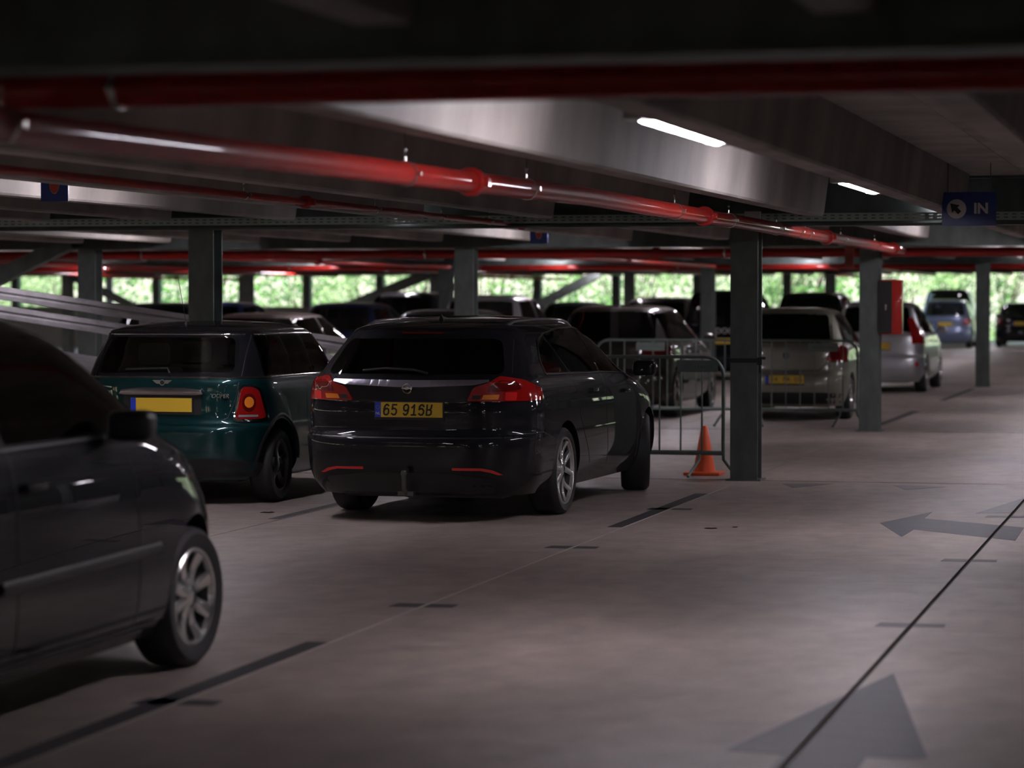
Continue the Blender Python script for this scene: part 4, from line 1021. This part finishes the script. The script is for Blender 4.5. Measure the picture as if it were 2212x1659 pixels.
# cone
t = empty('traffic_cone', (-4.545, 25.22, 0), 0, 'plain orange traffic cone behind the crowd barrier', 'traffic cone')
MB().lathe([(.001, .46), (.022, .46), (.03, .45), (.105, .035), (.12, .03)], 'z', 28).build('cone_body', M['orange'], t, sm=40)
b = MB().box(-.17, .17, -.17, .17, 0, .03).mesh('base', M['orange']); bevel_mesh(b, .012, 2); link('base', b, t)
# strap with a buckle around the column
t = empty('column_strap', (-4.05, 24.6, 1.09), 0, 'black strap with a buckle wound around the near column', 'strap')
MB().box(-.131, .131, -.133, -.127, -.02, .02).box(-.131, .131, .127, .133, -.02, .02).box(-.133, -.127, -.133, .133, -.02, .02).box(.127, .133, -.133, .133, -.02, .02).build('strap_band', M['plastic'], t)
MB().box(.125, .17, -.16, -.12, -.04, .03).box(.15, .2, -.15, -.13, .01, .035).tube([(.15, -.14, -.03), (.15, -.14, -.11)], .008, 6).build('buckle', M['plastic'], t)

# ramp with its guard rail at the left
sl = .139
def zr(x): return .9 - sl * (x + 12.3)
mb = MB(); xa, xb_ = -21.5, -6.4
mb.prism([(xa, zr(xa) - .3), (xa, min(zr(xa), 2.6)), (xb_, max(zr(xb_), .02)), (xb_, 0)], 1, 26.9, 30.2)
o = mb.build('ramp', M['rampcon']); tag(o, 'concrete ramp sloping down to the right behind the green hatchback', 'ramp')
t = empty('guard_rail', (-12.3, 26.7, 0), 0, 'sloping grey steel guard rail along the ramp at left', 'guard rail')
for (o1, w1, nm) in ((.80, .11, 'top_rail'), (.60, .11, 'lower_rail')):
    mb = MB(); pr = [(-.03, -.055), (.0, -.055), (-.0, -.02), (-.035, 0), (0, .02), (0, .055), (-.03, .055)]
    xs0, xs1 = -9.0, 5.7
    n = len(pr); vs = []
    for x in (xs0, xs1):
        for (yy, zz) in [(0, -.07), (-.03, -.065), (-.035, -.02), (-.012, 0), (-.035, .02), (-.03, .065), (0, .07)]: vs.append((x, yy, .9 + o1 - sl * x + zz))
    fs = [(i, (i + 1) % 7, 7 + (i + 1) % 7, 7 + i) for i in range(7)] + [tuple(range(7)), tuple(range(13, 6, -1))]
    mb.add(vs, fs); mb.build(nm, M['rail'], t)
for i in range(8):
    x = -8.2 + i * 1.95; MB().box(x - .05, x + .05, .0, .08, max(.9 - sl * x - .3, 0), .9 - sl * x + .84).build('post', M['rail'], t)

# ------------------------------------------------------------------ outside: ground, shrubs, trees
o = MB().box(-130, 90, -60, 170, -.4, -.301).build('ground', M['grass']); tag(o, kind='structure')
def foliage(seed, w_, h_, nleaf, zlo, s=.16):
    rr = random.Random(seed); mb = MB(); bl = []
    for i in range(26):
        a = rr.uniform(0, 2 * PI); q = rr.random() ** .5
        bl.append((Vector((math.cos(a) * q * w_ * .42, math.sin(a) * q * w_ * .3, zlo + (h_ - zlo) * rr.uniform(.08, .92))), rr.uniform(.5, 1.0) * w_ * .19))
    for i in range(nleaf):
        c, r = rr.choice(bl); d = Vector((rr.gauss(0, 1), rr.gauss(0, 1), rr.gauss(0, 1))).normalized()
        p = c + d * r * rr.uniform(.7, 1.1)
        if p.z < 0: continue
        n = (d + Vector((rr.gauss(0, .6), rr.gauss(0, .6), rr.gauss(0, .6)))).normalized(); u = n.orthogonal().normalized(); v = n.cross(u); ss = s * rr.uniform(.6, 1.3)
        mb.add([p - u * ss * .5, p + v * ss * .32, p + u * ss * .5, p - v * ss * .32], [(0, 1, 2, 3)])
    return mb
shr = []
for i in range(3):
    f = foliage(10 + i, 6.5, 5.5 + i, 3000, .1, .17).mesh('foliage', M['leaf'] if i != 1 else M['leaf2'])
    st_ = MB()
    rr = random.Random(i)
    for k in range(6): st_.tube([(rr.uniform(-.3, .3), rr.uniform(-.2, .2), 0), (rr.uniform(-1.6, 1.6), rr.uniform(-.8, .8), 3.5)], [.05, .015], 6)
    shr.append((f, st_.mesh('stems', M['bark'])))
shr.append((foliage(31, 6.5, 6.5, 7000, .0, .2).mesh('foliage', M['leaf3']), shr[0][1]))
rr = random.Random(7)
def shrub(x, y, k, sc, rot, lab, grp):
    t = empty('shrub', (x, y, -.3), rot, lab, 'shrub', grp); t.scale = (sc, sc, sc); link('foliage', shr[k][0], t); link('stems', shr[k][1], t)
i = 0
for x0_, x1_, ys_ in ((-64, -13, 93.5), (-17, 24, 114.0)):
    x = x0_
    while x < x1_:
        shrub(x, ys_ + rr.uniform(-1.5, 2), i % 3, rr.uniform(.85, 1.1), rr.uniform(-.4, .4), 'leafy green shrub outside the far opening', 'shrubs beyond the far opening'); x += rr.uniform(3.6, 4.8); i += 1
    x = x0_
    while x < x1_:
        shrub(x, ys_ + 9 + rr.uniform(-2, 2), (i + 1) % 3, rr.uniform(1.2, 1.5), rr.uniform(0, 3), 'taller green shrub outside, in the second row', 'second row of shrubs'); x += rr.uniform(5, 7); i += 1
for i, x in enumerate(range(-40, 34, 3)):
    shrub(x, -22.5 + rr.uniform(-1.5, 1), 3, 1.2, rr.uniform(0, 3), 'green shrub outside behind the camera', 'shrubs behind the camera')
